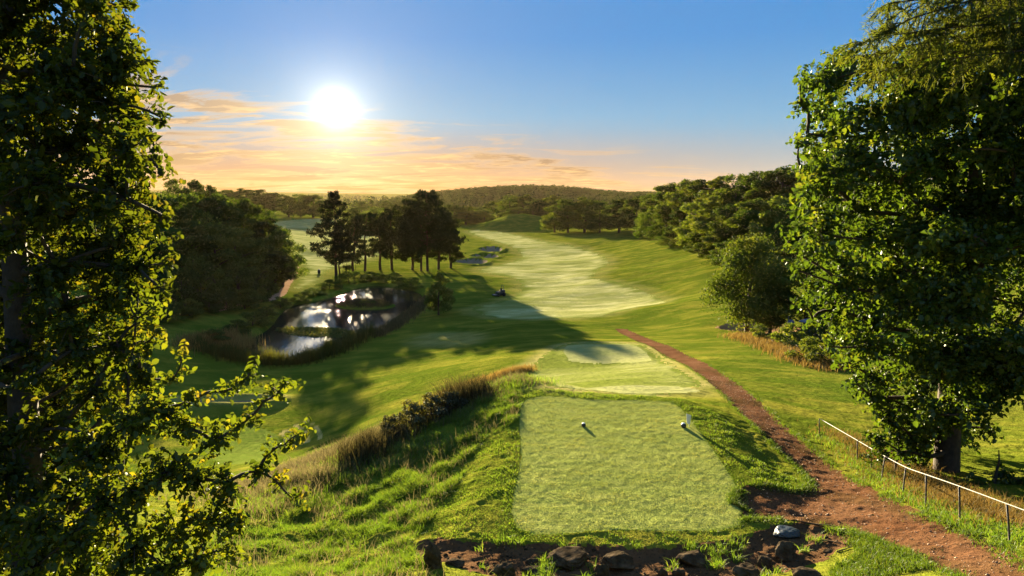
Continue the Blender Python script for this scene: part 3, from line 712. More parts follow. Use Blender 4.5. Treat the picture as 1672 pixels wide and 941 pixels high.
# ------------------------------------------------------------------ grass blades (tri meshes)
def blades(name, X, Y, h, w, mat, label, cat, lean=.35, tufts=None, var=None, z0=None):
    n = len(X); Z = H(X, Y) if z0 is None else z0
    P = np.column_stack([X, Y, Z - .01]); a = rng.uniform(0, 6.28, n); sd = np.column_stack([np.cos(a), np.sin(a), np.zeros(n)])
    ln = rng.normal(0, lean, (n, 2)); h = np.asarray(h) * np.ones(n); wv = (np.asarray(w) * np.ones(n))[:, None]
    mid = P + np.column_stack([ln * h[:, None] * .35, h * .6]); tip = P + np.column_stack([ln * h[:, None] * 1.1, h * rng.uniform(.85, 1.0, n)])
    V = np.stack([P - sd * wv * .5, P + sd * wv * .5, mid + sd * wv * .38, mid - sd * wv * .38, tip], 1).reshape(-1, 3)
    b = np.arange(n)[:, None] * 5
    F = np.concatenate([b + np.array([[0, 1, 2]]), b + np.array([[0, 2, 3]]), b + np.array([[3, 2, 4]])], 0)
    va = np.clip(rng.normal(.5, .22, n) if var is None else var, 0, 1)
    o = link(name, mesh_np(name, V, F, mat, np.repeat(va, 5)))
    return tag(o, label, cat, kind='stuff')
def scatter(poly, dens, off=0.0, mask=None):
    lo, hi = poly.min(0), poly.max(0); n = int(dens * (hi[0] - lo[0]) * (hi[1] - lo[1]))
    x = rng.uniform(lo[0], hi[0], n); y = rng.uniform(lo[1], hi[1], n)
    k = sdf(poly, x, y, 3) < off
    if mask is not None: k &= mask(x, y)
    return x[k], y[k]
not_path = lambda x, y: (sdf(Z_PATH, x, y, 2) > .05) & (sdf(Z_TEE, x, y, 2) > .03) & (sdf(Z_BED, x, y, 2) > 0.02)
# bank in the left foreground: tufts
x, y = scatter(BANK, 2400, .1, not_path)
tn = fbm(x * 1.6, y * 1.6, 301, 3)
k = rng.random(len(x)) < np.clip(.45 + 1.2 * tn, .05, 1); x, y, tn = x[k], y[k], tn[k]
blades('bank_grass', x, y, np.clip(.11 + .22 * tn, .04, .3) * rng.uniform(.5, 1.3, len(x)), .012, M['blade'], 'bright green tufted grass on the bank left of the tee', 'grass', .55, var=.45 + .5 * tn + rng.normal(0, .15, len(x)))
xd, yd = scatter(BANK, 70, .1, not_path); kd = fbm(xd * .9, yd * .9, 321, 3) > -.05; xd, yd = xd[kd], yd[kd]
blades('dead_stalks', xd, yd, rng.uniform(.12, .42, len(xd)), .011, M['drygrass'], 'thin dead stalks among the green bank grass', 'grass', .5)
# turf edges around the tee
RING = poly_z([(668, 900), (700, 800), (770, 700), (842, 640), (900, 636), (1130, 650), (1230, 700), (1318, 790), (1230, 800), (1225, 850), (1300, 862), (1180, 915), (900, 915), (740, 900)], 11, 3)
x, y = scatter(RING, 700, 0, lambda a, b: not_path(a, b) & (sdf(BANK, a, b, 2) > -.05))
tn = fbm(x * 2.2, y * 2.2, 311, 3)
k = rng.random(len(x)) < np.clip(.5 + 1.0 * tn, .1, 1); x, y, tn = x[k], y[k], tn[k]
xt, yt = scatter(Z_TEE, 1500, -.03); tv = fbm(xt * .7, yt * 1.8, 341, 3)
blades('tee_grass', xt, yt, rng.uniform(.010, .026, len(xt)) * (1 + .8 * fbm(xt * 3, yt * 5, 351, 2)), .009, M['teeblade'], 'closely mown grass of the front tee', 'grass', .7, var=.5 + .6 * tv + rng.normal(0, .2, len(xt)))
blades('tee_surround_grass', x, y, np.clip(.05 + .06 * tn, .02, .11), .013, M['blade'], 'short lumpy grass round the edges of the front tee', 'grass', .5, var=.5 + .5 * tn + rng.normal(0, .15, len(x)))
EDGE = poly_z([(1330, 690), (1345, 720), (1420, 765), (1520, 820), (1672, 885), (1760, 930), (1760, 900), (1672, 860), (1520, 790), (1420, 742), (1345, 690)], 10.8, 3)
def along(pts, n, spread):
    pts = np.array(pts)[:, :2]; t = np.sort(rng.random(n)) * (len(pts) - 1); i = np.minimum(t.astype(int), len(pts) - 2); f = (t - i)[:, None]
    c = pts[i] * (1 - f) + pts[i + 1] * f; return c + rng.normal(0, 1, (n, 2)) * spread
FENCE_PX = [(1338, 684, 1338, 711), (1400, 720, 1400, 754), (1424, 734, 1422, 768), (1445, 746, 1439, 782), (1479, 764, 1474, 805), (1512, 776, 1512, 827), (1566, 795, 1568, 852), (1644, 824, 1650, 887)]
fence_base = [hitf(b[2], b[3]) for b in FENCE_PX]
q = along(fence_base, 12000, .28); x, y = q[:, 0] + .15, q[:, 1]; k = not_path(x, y); x, y = x[k], y[k]
blades('fence_foot_grass', x, y, rng.uniform(.05, .16, len(x)), .014, M['blade'], 'green grass edging the path below the handrail', 'grass', .5)
fb = np.array([(p[0] + 1.1, p[1] + .9) for p in fence_base]); q = along(fb, 9000, .55); x, y = q[:, 0], q[:, 1]; k = not_path(x, y); x, y = x[k], y[k]
blades('dry_fence_grass', x, y, rng.uniform(.08, .32, len(x)), .015, M['orangegrass'], 'yellow-orange dry grass behind the handrail', 'grass', .5)
# foreground strip right of the soil bed
STRIP = poly_z([(1310, 866), (1380, 872), (1450, 893), (1550, 945), (1600, 985), (1380, 985), (1360, 945), (1395, 920), (1396, 898), (1360, 880)], 11.2, 3)
x, y = scatter(STRIP, 1700, .05, lambda a, b: (sdf(Z_PATH, a, b, 2) > .03) & (sdf(Z_BED, a, b, 2) > -.05)); blades('path_edge_grass', x, y, rng.uniform(.05, .16, len(x)), .014, M['blade'], 'bright grass between the rock bed and the path', 'grass', .5)
x, y = scatter(Z_BED, 26, 0); tn = fbm(x * 2, y * 2, 5, 2); k = tn > .12
xs = np.repeat(x[k], 22) + rng.normal(0, .05, 22 * k.sum()); ys = np.repeat(y[k], 22) + rng.normal(0, .05, 22 * k.sum())
blades('bed_grass', xs, ys, rng.uniform(.06, .2, len(xs)), .013, M['blade'], 'small grass tufts among the rocks of the soil bed', 'grass', .6)
q = along(np.vstack([Z_TEE, Z_TEE[:1]]), 7000, .05); k = sdf(Z_PATH, q[:, 0], q[:, 1], 2) > .0; q = q[k]
blades('tee_fringe_grass', q[:, 0], q[:, 1], rng.uniform(.012, .036, len(q)), .011, M['blade'], 'short fringe of longer grass at the edge of the front tee', 'grass', .6)
q = along(np.vstack([Z_PATH, Z_PATH[:1]]), 22000, .10); k = (q[:, 1] < 75) & (q[:, 1] > 9) & (fbm(q[:, 0] * 1.1, q[:, 1] * 1.1, 401, 3) > -.12); q = q[k]
blades('path_fringe_grass', q[:, 0], q[:, 1], rng.uniform(.03, .12, len(q)), .014, M['blade'], 'ragged grass creeping over the edges of the red path', 'grass', .6)
# ridge of long dry grass
ridge = [hitf(*p) for p in [(440, 838), (470, 806), (520, 780), (570, 758), (620, 730), (680, 694), (740, 664), (790, 644), (830, 630), (862, 622)]]
q = along(ridge, 15000, .48); x, y = q[:, 0], q[:, 1]; k = not_path(x, y); x, y = x[k], y[k]
q2 = along(ridge, 9000, .6); k2 = not_path(q2[:, 0], q2[:, 1]); q2 = q2[k2]
blades('ridge_grass', q2[:, 0], q2[:, 1], rng.uniform(.1, .4, len(q2)), .016, M['blade'], 'green grass growing through the long tan grass on the ridge', 'grass', .45)
blades('long_dry_grass', x, y, rng.uniform(.12, .48, len(x)) * np.clip(1 + 1.6 * fbm(x * .9, y * .9, 7, 2), .25, 2), .014, M['drygrass'], 'long tan grass along the ridge left of the tee', 'grass', .3)
q = along([hitf(*p) for p in [(700, 660), (770, 632), (830, 612), (862, 606)]], 4500, .35)
blades('orange_grass', q[:, 0], q[:, 1], rng.uniform(.25, .65, len(q)), .02, M['orangegrass'], 'orange-brown grass at the far end of the ridge', 'grass', .25)
q = along([np.array(p) + np.array([-1.4, 2.2, 0]) for p in ridge[:7]], 14000, 1.0)
blades('slope_grass', q[:, 0], q[:, 1], rng.uniform(.12, .38, len(q)), .018, M['drygrass'], 'pale wispy grass on the slope behind the ridge', 'grass', .5)
q = along(ridge[3:8], 5500, .42)
blades('tall_weeds', q[:, 0] + .1, q[:, 1] - .15, rng.uniform(.3, .95, len(q)) * np.clip(1 + 1.2 * fbm(q[:, 0] * 1.2, q[:, 1] * 1.2, 19, 2), .3, 1.6), .02, M['weed'], 'dark tall weeds in the middle of the ridge', 'weeds', .28)
# reeds round the near end of the pond, sedge on far bank and island
rp = [at_z(*p, 0) for p in [(330, 578), (380, 588), (440, 595), (490, 594), (528, 583), (560, 568), (600, 548)]]
q = along(rp, 9000, .8); z = np.maximum(H(q[:, 0], q[:, 1]), WATER_Z - .25)
blades('reeds', q[:, 0], q[:, 1], rng.uniform(.7, 2.2, len(q)) * (1 + .7 * fbm(q[:, 0] * .6, q[:, 1] * .6, 9, 2)), .05, M['reed'], 'tall green reeds along the near edge of the pond', 'reeds', .16, z0=z)
q = along([at_z(*p, 0.2) for p in [(318, 575), (350, 566), (390, 556)]], 4000, 1.3); z = np.maximum(H(q[:, 0], q[:, 1]), WATER_Z)
blades('russet_reeds', q[:, 0], q[:, 1], rng.uniform(.6, 1.7, len(q)), .06, M['orangegrass'], 'russet reeds at the left corner of the pond', 'reeds', .2, z0=z)
q = along([at_z(*p, 0) for p in [(610, 552), (650, 532), (682, 506), (700, 486)]], 6000, .7); z = np.maximum(H(q[:, 0], q[:, 1]), WATER_Z)
blades('bank_sedge', q[:, 0], q[:, 1], rng.uniform(.3, .9, len(q)), .05, M['weed'], 'brown sedge along the right bank of the pond', 'sedge', .3, z0=z)
x, y = scatter(Z_ISLE, 45, -.4); z = np.maximum(H(x, y), WATER_Z)
blades('island_sedge', x, y, rng.uniform(.25, .65, len(x)), .06, M['weed'], 'dark sedge covering the island in the pond', 'sedge', .35, z0=z)
q = along([hitf(*p) for p in [(1205, 548), (1250, 562), (1300, 582), (1360, 605)]], 6000, .8)
blades('hollow_grass', q[:, 0], q[:, 1], rng.uniform(.2, .65, len(q)), .04, M['orangegrass'], 'orange-brown long grass below the drooping tree', 'grass', .3)
# lily pads
def lilies():
    P = poly_z([(447, 538), (475, 535), (520, 535), (560, 538), (582, 545), (565, 551), (520, 551), (470, 546)], WATER_Z, 3)
    x, y = scatter(P, 7, 0); n = len(x); k = 8; ang = np.arange(k) / k * 6.283
    r = rng.uniform(.16, .34, n); V = np.stack([np.column_stack([x + r * np.cos(a), y + r * np.sin(a), WATER_Z + .012 + .05 * rng.random(n) * (1 + np.sin(a + x * 3))]) for a in ang], 1).reshape(-1, 3)
    tri = np.arange(n)[:, None] * k
    F = np.concatenate([tri + np.array([[0, 1, 2, 3]]), tri + np.array([[0, 3, 4, 7]]), tri + np.array([[4, 5, 6, 7]])])
    tag(link('lily_pads', mesh_np('lily_pads', V, F, M['leaf_wood2'], np.repeat(rng.random(n), k))), 'floating lily pads across the middle of the pond', 'lily pads', kind='stuff')
    xx, yy_ = scatter(P, 16, -.2)
    blades('lily_leaves', xx, yy_, rng.uniform(.15, .5, len(xx)), .12, M['reed'], 'raised leaves standing among the lily pads', 'water plants', .5, z0=np.full(len(xx), WATER_Z))
lilies()

# shrubs round the pond
GP = 'low shrubs round the pond'
for i, (px, py, h, w, lab) in enumerate([(640, 462, 2.2, 7, 'dark low bush on the far bank below the great pine'), (605, 460, 2.4, 7, 'dark low bush on the far bank below the middle pines'), (570, 462, 2.6, 7, 'dark low bush on the far bank right of the tallest pine'),
        (538, 472, 2.0, 6, 'dark low bush on the far bank below the tallest pine'), (512, 484, 1.8, 5, 'dark low bush on the far bank left of the tallest pine'), (488, 494, 1.5, 4, 'dark low bush at the left end of the far bank'),
        (458, 504, 2.0, 4.2, 'rounded bush between the pale path and the pond'), (436, 518, 1.8, 4, 'dark bush on the left bank of the pond'), (412, 532, 2.2, 5, 'bush on the left bank beside the bright reeds'), (386, 545, 2.0, 4.6, 'bush at the left corner of the pond'), (350, 560, 1.9, 4, 'low bush left of the russet reeds'),
        (672, 470, 2.0, 6, 'dark low bush at the far right corner of the pond'), (598, 497, .8, 4.2, 'spreading bush on the pond island')]):
    b = hitf(px, py); plant('shrub%d' % (i % 3), (b[0], b[1], b[2] - .15), h, lab, 'bush', GP, w, name='pond_bush')
GW = 'low bushes along the right hollow'
for i, (px, py, h, w, lab) in enumerate([(1240, 556, 1.5, 2.4, 'small dark bush in the orange grass below the drooping tree'), (1285, 566, 2.0, 3.4, 'dark bush under the blue buggy'), (1325, 590, 1.8, 3.0, 'bush in the grass strip right of the buggy'), (1370, 600, 2.2, 3.6, 'bush at the strip end against the large tree'), (1345, 560, 2.6, 3.6, 'taller bush right of the buggy')]):
    b = hitf(px, py); plant('cover', (b[0], b[1], b[2] - .1), h, lab, 'bush', GW, w)
GK = 'dark bushes on the ridge'
M['leaf_brush'] = leaf_mat('brush_leaves', (.03, .032, .010), (.05, .055, .016), (.10, .09, .03), .35, .2, .6)
proto('brush', 'ridge_bush', M['leaf_brush'], h=1.0, wid=1.3, base=0, lobes=9, nq=3800, size=.07, r=.02)
for i, (px, py, h, w, lab) in enumerate([(640, 722, .95, 1.3, 'leftmost dark bush on the ridge of long grass'), (672, 706, 1.15, 1.5, 'tallest dark bush on the ridge of long grass'), (706, 692, 1.1, 1.5, 'dark bush in the middle of the ridge, right of the tallest'), (738, 676, .9, 1.3, 'rightmost dark bush on the ridge of long grass')]):
    b = hitf(px, py); plant('brush', (b[0], b[1], b[2] - .05), h, lab, 'bush', GK, w)

# ------------------------------------------------------------------ near trees with real leaves
def near_tree(name, label, base, trunk_pts, trunk_r, cents, mat, leafL, leafW, per, twigL, twig_leaves=11, spec=None, limb_from=None, cat='tree', group=None, extra=None):
    """cents: list of (centre xyz, radius); twigs fill the blobs, every twig carries alternate leaves"""
    base = np.asarray(base, float); T = Tubes(); TP = np.asarray(trunk_pts, float)
    T.add(TP, np.linspace(trunk_r, trunk_r * .25, len(TP)), 8)
    P, A, N_, L_, W_, V_ = [], [], [], [], [], []
    # limbs: every clump hangs on the nearest wood already grown between it and the trunk
    tt = np.linspace(0, len(TP) - 1, 40); nodes = [np.array([np.interp(k, range(len(TP)), TP[:, q]) for q in range(3)]) for k in tt]
    par = [-1] * 40; cost = [0.0] * 40; nn_ = 40
    def tdist(c):
        d = np.array([np.linalg.norm((c - nodes[k]) * [1, 1, .8]) for k in range(40)]); return d.min()
    order = sorted(range(len(cents)), key=lambda i: tdist(np.asarray(cents[i][0], float)))
    own = {}
    for i in order:
        c = np.asarray(cents[i][0], float); A_n = np.array(nodes); dv = c - A_n; dist = np.linalg.norm(dv, axis=1)
        score = dist * (1 + .5 * np.maximum(0, -dv[:, 2]) / (dist + 1e-6)) + .45 * np.array(cost) + (np.array(par) < 0) * .25
        j = int(np.argmin(score)); nodes.append(c); par.append(j); cost.append(cost[j] + dist[j]); own[i] = len(nodes) - 1
    wgt = np.ones(len(nodes))
    for k in range(len(nodes) - 1, 39, -1):
        if par[k] >= 0: wgt[par[k]] += wgt[k]
    rt = min(trunk_r * .55, .012 * max(1, trunk_r / .12))
    for k in range(40, len(nodes)):
        r1 = min(trunk_r * .5, rt * .8 * wgt[k] ** .45); j = par[k]; r0 = r1 * 1.25
        T.add(bend(nodes[j], nodes[k], 5, .07, .02), np.linspace(r0, r1 * .8, 5), 6)
    for (c, r) in cents:
        c = np.asarray(c, float)
        nt = max(4, int(per * r ** 2.2))
        for _ in range(nt):
            d = unit(rng.normal(0, 1, 3)); s = r * rng.random() ** .42
            tip = c + d * s * np.array([1, 1, .9])
            st = c + (tip - c) * max(0, 1 - twigL / (s + 1e-6)) * rng.uniform(.7, 1) + rng.normal(0, .03, 3)
            if rng.random() < .35: T.add(np.array([c + (st - c) * .2, st, tip]), [.009, .007, .003], 4)
            axis = unit(tip - st + rng.normal(0, .25, 3) * twigL + np.array([0, 0, -.1 * twigL]))
            n = twig_leaves; t = (np.arange(n) + rng.random(n) * .5) / n
            p = tip - axis * twigL * (1 - t)[:, None] + np.array([0, 0, -.05]) * twigL * (t ** 2)[:, None]
            sd = unit(np.cross(axis, rng.normal(0, 1, 3)))
            sg = np.where(np.arange(n) % 2 == 0, 1, -1)[:, None]
            la = unit(axis * .6 + sd * sg * .9 + rng.normal(0, .35, (n, 3)) + np.array([0, 0, -.15]))
            P.append(p); A.append(la); N_.append(unit(np.array([0, 0, .75]) + rng.normal(0, .6, (n, 3)))); 
            q = rng.uniform(.45, 1.25, n); L_.append(leafL * q); W_.append(leafW * q); V_.append(np.clip(rng.normal(.42, .14, n) + rng.normal(0, .16), 0, 1))
    V, F, va = leaves(np.concatenate(P), np.concatenate(A), np.concatenate(N_), np.concatenate(L_), np.concatenate(W_), np.concatenate(V_), .22)
    o = root(name, base, label, cat, group)
    tr = link('trunk', T.mesh('trunk', M['bark']), o, -base); cr = link('crown', mesh_np('crown', V, F, mat, va), o, -base)
    return o, len(P)

# left tall tree, 7-9 m from the camera
cents = []
edge_l = [(-60, 190), (20, 205), (80, 225), (150, 240), (220, 250), (290, 250), (350, 258), (410, 262), (470, 255), (530, 238), (600, 225), (680, 215), (760, 205), (850, 200), (960, 200)]
ey = [e[0] for e in edge_l]; ex = [e[1] for e in edge_l]
for py in range(-330, 1000, 36):
    xm = np.interp(py, ey, ex)
    for px in np.arange(-330, xm, 36):
        r = rng.uniform(.28, .46); d = rng.uniform(6.9, 10.4)
        pxx = min(px + rng.uniform(-20, 20), xm - r * F_PX / d * .62)
        if px < -60 and rng.random() < .55: continue
        cents.append((at_d(pxx, py + rng.uniform(-22, 22), d), r))
for py in range(-30, 620, 46):          # sprigs that break the outline
    xm = np.interp(py, ey, ex); r = rng.uniform(.10, .17); cents.append((at_d(xm + rng.uniform(-6, 22), py + rng.uniform(-15, 15), rng.uniform(7.2, 8.4)), r))
bx, by = -6.1, 8.2; bz = float(H(bx, by))
tp = np.array([[bx, by, bz - .2], [bx + .1, by, bz + 2], [bx + .25, by - .1, bz + 4], [bx + .3, by - .1, bz + 6], [bx + .5, by, bz + 8], [bx + .5, by, bz + 10.3]])
near_tree('broadleaf_tree', 'tall dark leafy tree filling the left edge of the view, backlit by the sun', (bx, by, bz), tp, .2, cents, M['leaf_left'], .088, .062, 210, .26, 10)

# sapling in front, lower left
cents = []
sap = [(205, 610, 7.6, .28), (240, 560, 7.6, .16), (235, 620, 7.4, .25), (260, 670, 7.2, .3), (215, 690, 7.0, .34), (300, 700, 7.2, .28), (350, 720, 7.2, .24), (385, 700, 7.2, .17), (410, 680, 7.2, .13), (430, 655, 7.2, .11), (455, 640, 7.2, .08), (463, 628, 7.2, .05),
       (320, 650, 7.3, .16), (360, 640, 7.3, .12), (395, 625, 7.3, .10), (408, 612, 7.3, .06), (440, 740, 7.1, .12), (465, 725, 7.1, .09), (482, 712, 7.1, .06), (420, 770, 7.0, .18), (455, 790, 7.0, .13), (475, 812, 7.0, .09), (370, 790, 6.9, .28), (320, 780, 6.9, .32), (270, 770, 6.8, .36),
       (220, 800, 6.7, .36), (170, 820, 6.6, .36), (340, 850, 6.7, .32), (280, 860, 6.6, .36), (390, 850, 6.8, .22), (220, 890, 6.4, .36), (330, 910, 6.5, .28), (150, 740, 6.8, .34), (280, 620, 7.4, .12), (295, 585, 7.4, .10), (120, 880, 6.3, .34), (60, 860, 6.3, .34), (60, 930, 6.2, .3), (380, 905, 6.6, .16), (270, 935, 6.3, .3), (190, 940, 6.2, .3)]
for px, py, d, r in sap: cents.append((at_d(px, py, d), r * 1.12))
for px, py, d, r in [(215, 480, 7.6, .14), (225, 520, 7.6, .13), (250, 500, 7.5, .08), (262, 540, 7.5, .09)]: cents.append((at_d(px, py, d), r))
b0 = at_d(185, 900, 7.3); bz = float(H(b0[0], b0[1])); s0 = np.array([b0[0], b0[1], bz - .1])
tp = np.array([s0, at_d(190, 860, 7.3), at_d(196, 780, 7.3), at_d(205, 700, 7.4), at_d(211, 620, 7.5), at_d(220, 550, 7.6), at_d(226, 480, 7.6)])
near_tree('sapling', 'bushy sapling with olive leaves on arching stems in front of the left tree', s0, tp, .035, cents, M['leaf_left'], .080, .058, 320, .24, 9, cat='sapling')

# large tree on the right, about 20 m away
cents = []
edge_r = [(-120, 1640), (30, 1590), (80, 1500), (108, 1380), (120, 1335), (140, 1318), (180, 1318), (230, 1312), (270, 1318), (320, 1310), (380, 1300), (430, 1300), (480, 1325), (530, 1350), (580, 1385), (630, 1405), (680, 1430), (720, 1470), (745, 1510)]
ey = [e[0] for e in edge_r]; ex = [e[1] for e in edge_r]
for py in range(-220, 735, 42):
    xm = np.interp(py, ey, ex)
    for px in np.arange(xm, 2050, 42):
        if py > 620 and (px > 1600): continue
        if py > 560 and px > 1560 and rng.random() < .5: continue
        if px > 1760 and rng.random() < .6: continue
        d = rng.uniform(16.5, 23.5); r = rng.uniform(.7, 1.1)
        cents.append((at_d(max(px + rng.uniform(-20, 20), xm + r * F_PX / d * .55), py + rng.uniform(-24, 24), d), r))
for py in range(112, 660, 34):
    xm = np.interp(py, ey, ex); cents.append((at_d(xm + rng.uniform(-18, 8), py + rng.uniform(-14, 14), rng.uniform(17.5, 20)), rng.uniform(.24, .42)))
for _ in range(30):
    px, py = rng.uniform(1580, 1760), rng.uniform(560, 650); cents.append((at_d(px, py, rng.uniform(16.5, 20)), rng.uniform(.4, .7)))
for _ in range(46):
    px, py = rng.uniform(1500, 1620), rng.uniform(330, 700); cents.append((at_d(px, py, rng.uniform(16.5, 18.6)), rng.uniform(.4, .65)))
for _ in range(95):
    px, py = rng.uniform(1480, 1800), rng.uniform(60, 600); d = rng.uniform(15.2, 18); cents.append((at_d(px, py, d), rng.uniform(.5, .85)))
for px, py, d, r in [(1560, 640, 17.5, .5), (1530, 665, 18, .45), (1640, 600, 17, .6), (1660, 560, 17, .6), (1425, 650, 19, .7), (1455, 690, 19, .65), (1490, 715, 19, .6), (1440, 720, 18.6, .4), (1520, 690, 19.5, .6), (1470, 740, 18.8, .4), (1500, 650, 19, .8), (1575, 650, 20, .7), (1610, 640, 20, .6), (1510, 745, 19, .35)]: cents.append((at_d(px, py, d), r))
b0 = hitf(1546, 768); bx, by, bz = b0
tp = np.array([[bx, by, bz - .3], [bx - .1, by, bz + 2.2], [bx - .05, by + .1, bz + 4.5], [bx + .15, by + .2, bz + 7], [bx + .3, by + .2, bz + 10], [bx + .4, by, bz + 13]])
near_tree('broadleaf_tree', 'large spreading tree with big lobed green leaves behind the handrail', (bx, by, bz), tp, .36, cents, M['leaf_right'], .155, .12, 50, .55, 11)

# leafy bushes behind the handrail
for nm_, lab_, px0, py0, blob in [('bush', 'pale leafy bush behind the handrail at the left foot of the large tree', 1462, 772, [(1440, 742, .45), (1465, 715, .5), (1490, 745, .45), (1420, 715, .35), (1450, 685, .4), (1482, 690, .4), (1415, 745, .25), (1500, 770, .25)]),
                                  ('bush', 'dark bush in the shade to the right of the large tree trunk', 1625, 790, [(1600, 790, .4), (1640, 775, .45), (1675, 790, .5), (1715, 780, .5), (1660, 812, .35), (1580, 800, .25)])]:
    b0 = hitf(px0, py0); dd = b0[1]; cc = [(at_d(a_, b_, dd + rng.uniform(-.5, .6)), r_) for a_, b_, r_ in blob]
    tp = np.array([b0 - [0, 0, .1], b0 + [0, 0, .3], b0 + [.05, 0, .6], b0 + [.05, .05, .9]])
    near_tree(nm_, lab_, b0, tp, .05, cc, M['leaf_right'], .10, .075, 130, .32, 10, cat='bush')

# conifer branch sweeping in at the top right
def larch():
    T = Tubes(); bx, by = 17.0, 15.5; bz = float(H(bx, by)); base = np.array([bx, by, bz])
    TP = np.array([[bx, by, bz - .2], [bx - .1, by, bz + 6], [bx, by + .1, bz + 11], [bx, by, bz + 16.5]]); T.add(TP, [.26, .2, .13, .03], 8)
    P, A, L_ = [], [], []
    def twig(c, d, Lt):
        n = 26; t = np.linspace(.05, 1, n)[:, None]; dr = np.array([0, 0, -1.0]); pts = c + d * Lt * t + dr * Lt * .55 * t ** 2
        T.add(pts[::6], np.linspace(.010, .003, len(pts[::6])), 4)
        for _ in range(3):
            P.append(pts); A.append(unit(d * .9 + dr * .6 + rng.normal(0, .55, (n, 3)))); L_.append(rng.uniform(.07, .17, n))
    def limb(a, e, sg=1.0):
        br = bend(a, e, 9, .04, .05); L = np.linalg.norm(e - a); T.add(br, np.linspace(.055, .008, 9), 6)
        for s in np.linspace(.2, 1, int(9 * L)):
            k = s * 8; c = np.array([np.interp(k, range(9), br[:, q]) for q in range(3)]); d = unit(unit(e - a) * .5 + rng.normal(0, .55, 3)); twig(c, d, rng.uniform(.35, .95))
    for e in [(1402, 72), (1412, 98), (1440, 60), (1430, 120), (1470, 20), (1452, 5), (1500, 60), (1520, 100), (1560, 40), (1480, -40), (1540, -60), (1600, 80), (1620, 20), (1660, 60)]:
        d = rng.uniform(13.5, 15.5); ee = at_d(e[0], e[1], d); a = np.array([bx - .05, by, ee[2] + rng.uniform(-.8, 1.0)]); limb(a, ee)
    for z in np.linspace(bz + 9, bz + 15.5, 9):
        an = rng.uniform(0, 6.28); limb(np.array([bx, by, z]), np.array([bx + math.cos(an) * 2.4, by + math.sin(an) * 2.4, z - .2]))
    P = np.concatenate(P); n = len(P)
    V, F, va = leaves(P, np.concatenate(A), rng.normal(0, 1, (n, 3)), np.concatenate(L_), np.full(n, .014), np.clip(rng.normal(.5, .2, n), 0, 1), .1)
    o = root('conifer_tree', base, 'conifer with feathery drooping branches reaching in at the top right corner', 'conifer')
    link('trunk', T.mesh('trunk', M['bark']), o, -base); link('crown', mesh_np('crown', V, F, M['needle'], va), o, -base)
larch()

# ------------------------------------------------------------------ rocks
M['rock'] = None
def rock_mat():
    m, t = new_mat('rock'); P = t.add('ShaderNodeTexCoord').outputs['Object']; rnd = t.add('ShaderNodeObjectInfo').outputs['Random']
    n = t.noise(P, 5, 6, .65); n2 = t.noise(P, 26, 4, .7)
    c = t.ramp(n, [(.3, (.018, .013, .009)), (.5, (.055, .041, .028)), (.7, (.125, .092, .062))]); c = t.mix(t.mapr(n2, .5, .75, 0, .5), c, (.05, .06, .03, 1))
    h = t.m('ADD', n, t.m('MULTIPLY', n2, .35)); bp = t.add('ShaderNodeBump', None, Strength=.9, Distance=.04, Height=h)
    b = t.add('ShaderNodeBsdfPrincipled', None, Base_Color=c, Roughness=.82, Normal=bp); b.inputs['Specular IOR Level'].default_value = .0; finish(t, b); return m
M['rock'] = rock_mat(); M['slate'] = simple('dark_wet_rock', (.035, .045, .05), .35, 0, .5, 9)
import bmesh
def rock(x0, x1, y0, y1, label, mat=None, flat=0.0, seed=0, taper=.0):
    rg = np.random.default_rng(100 + seed)
    b = hitf((x0 + x1) / 2, min(y1, 980) - 2); d = b[1]; w = (x1 - x0) * d / F_PX * .93; h = (y1 - y0) * d / F_PX * .82
    bm = bmesh.new(); bmesh.ops.create_icosphere(bm, subdivisions=4, radius=1.0)
    planes = [(unit(rg.normal(0, 1, 3) * np.array([1, 1, .7])), rg.uniform(.58, .88)) for _ in range(13)]
    if flat: planes.append((unit(np.array([rg.normal(0, .12), rg.normal(0, .12), 1.0])), flat))
    for v in bm.verts:
        p = np.array(v.co)
        for n_, o_ in planes:
            q = p @ n_ - o_
            if q > 0: p = p - n_ * q * .93
        p = p * (1 + .05 * math.sin(p[0] * 9 + seed) * math.sin(p[1] * 8) + .03 * math.sin(p[2] * 17 + p[0] * 11))
        tz = 1 - taper * (p[2] + 1) * .5
        v.co = (p[0] * w * .60 * tz, p[1] * w * .48 * tz, (p[2] * .5 + .42) * h * 1.15)
    me = bpy.data.meshes.new('rock'); bm.to_mesh(me); bm.free(); me.materials.append(mat or M['rock'])
    me.polygons.foreach_set('use_smooth', np.zeros(len(me.polygons), bool))
    o = link('rock', me, None, (b[0], b[1], b[2] - .055)); tag(o, label, 'rock', 'rocks in the soil bed below the tee'); return o
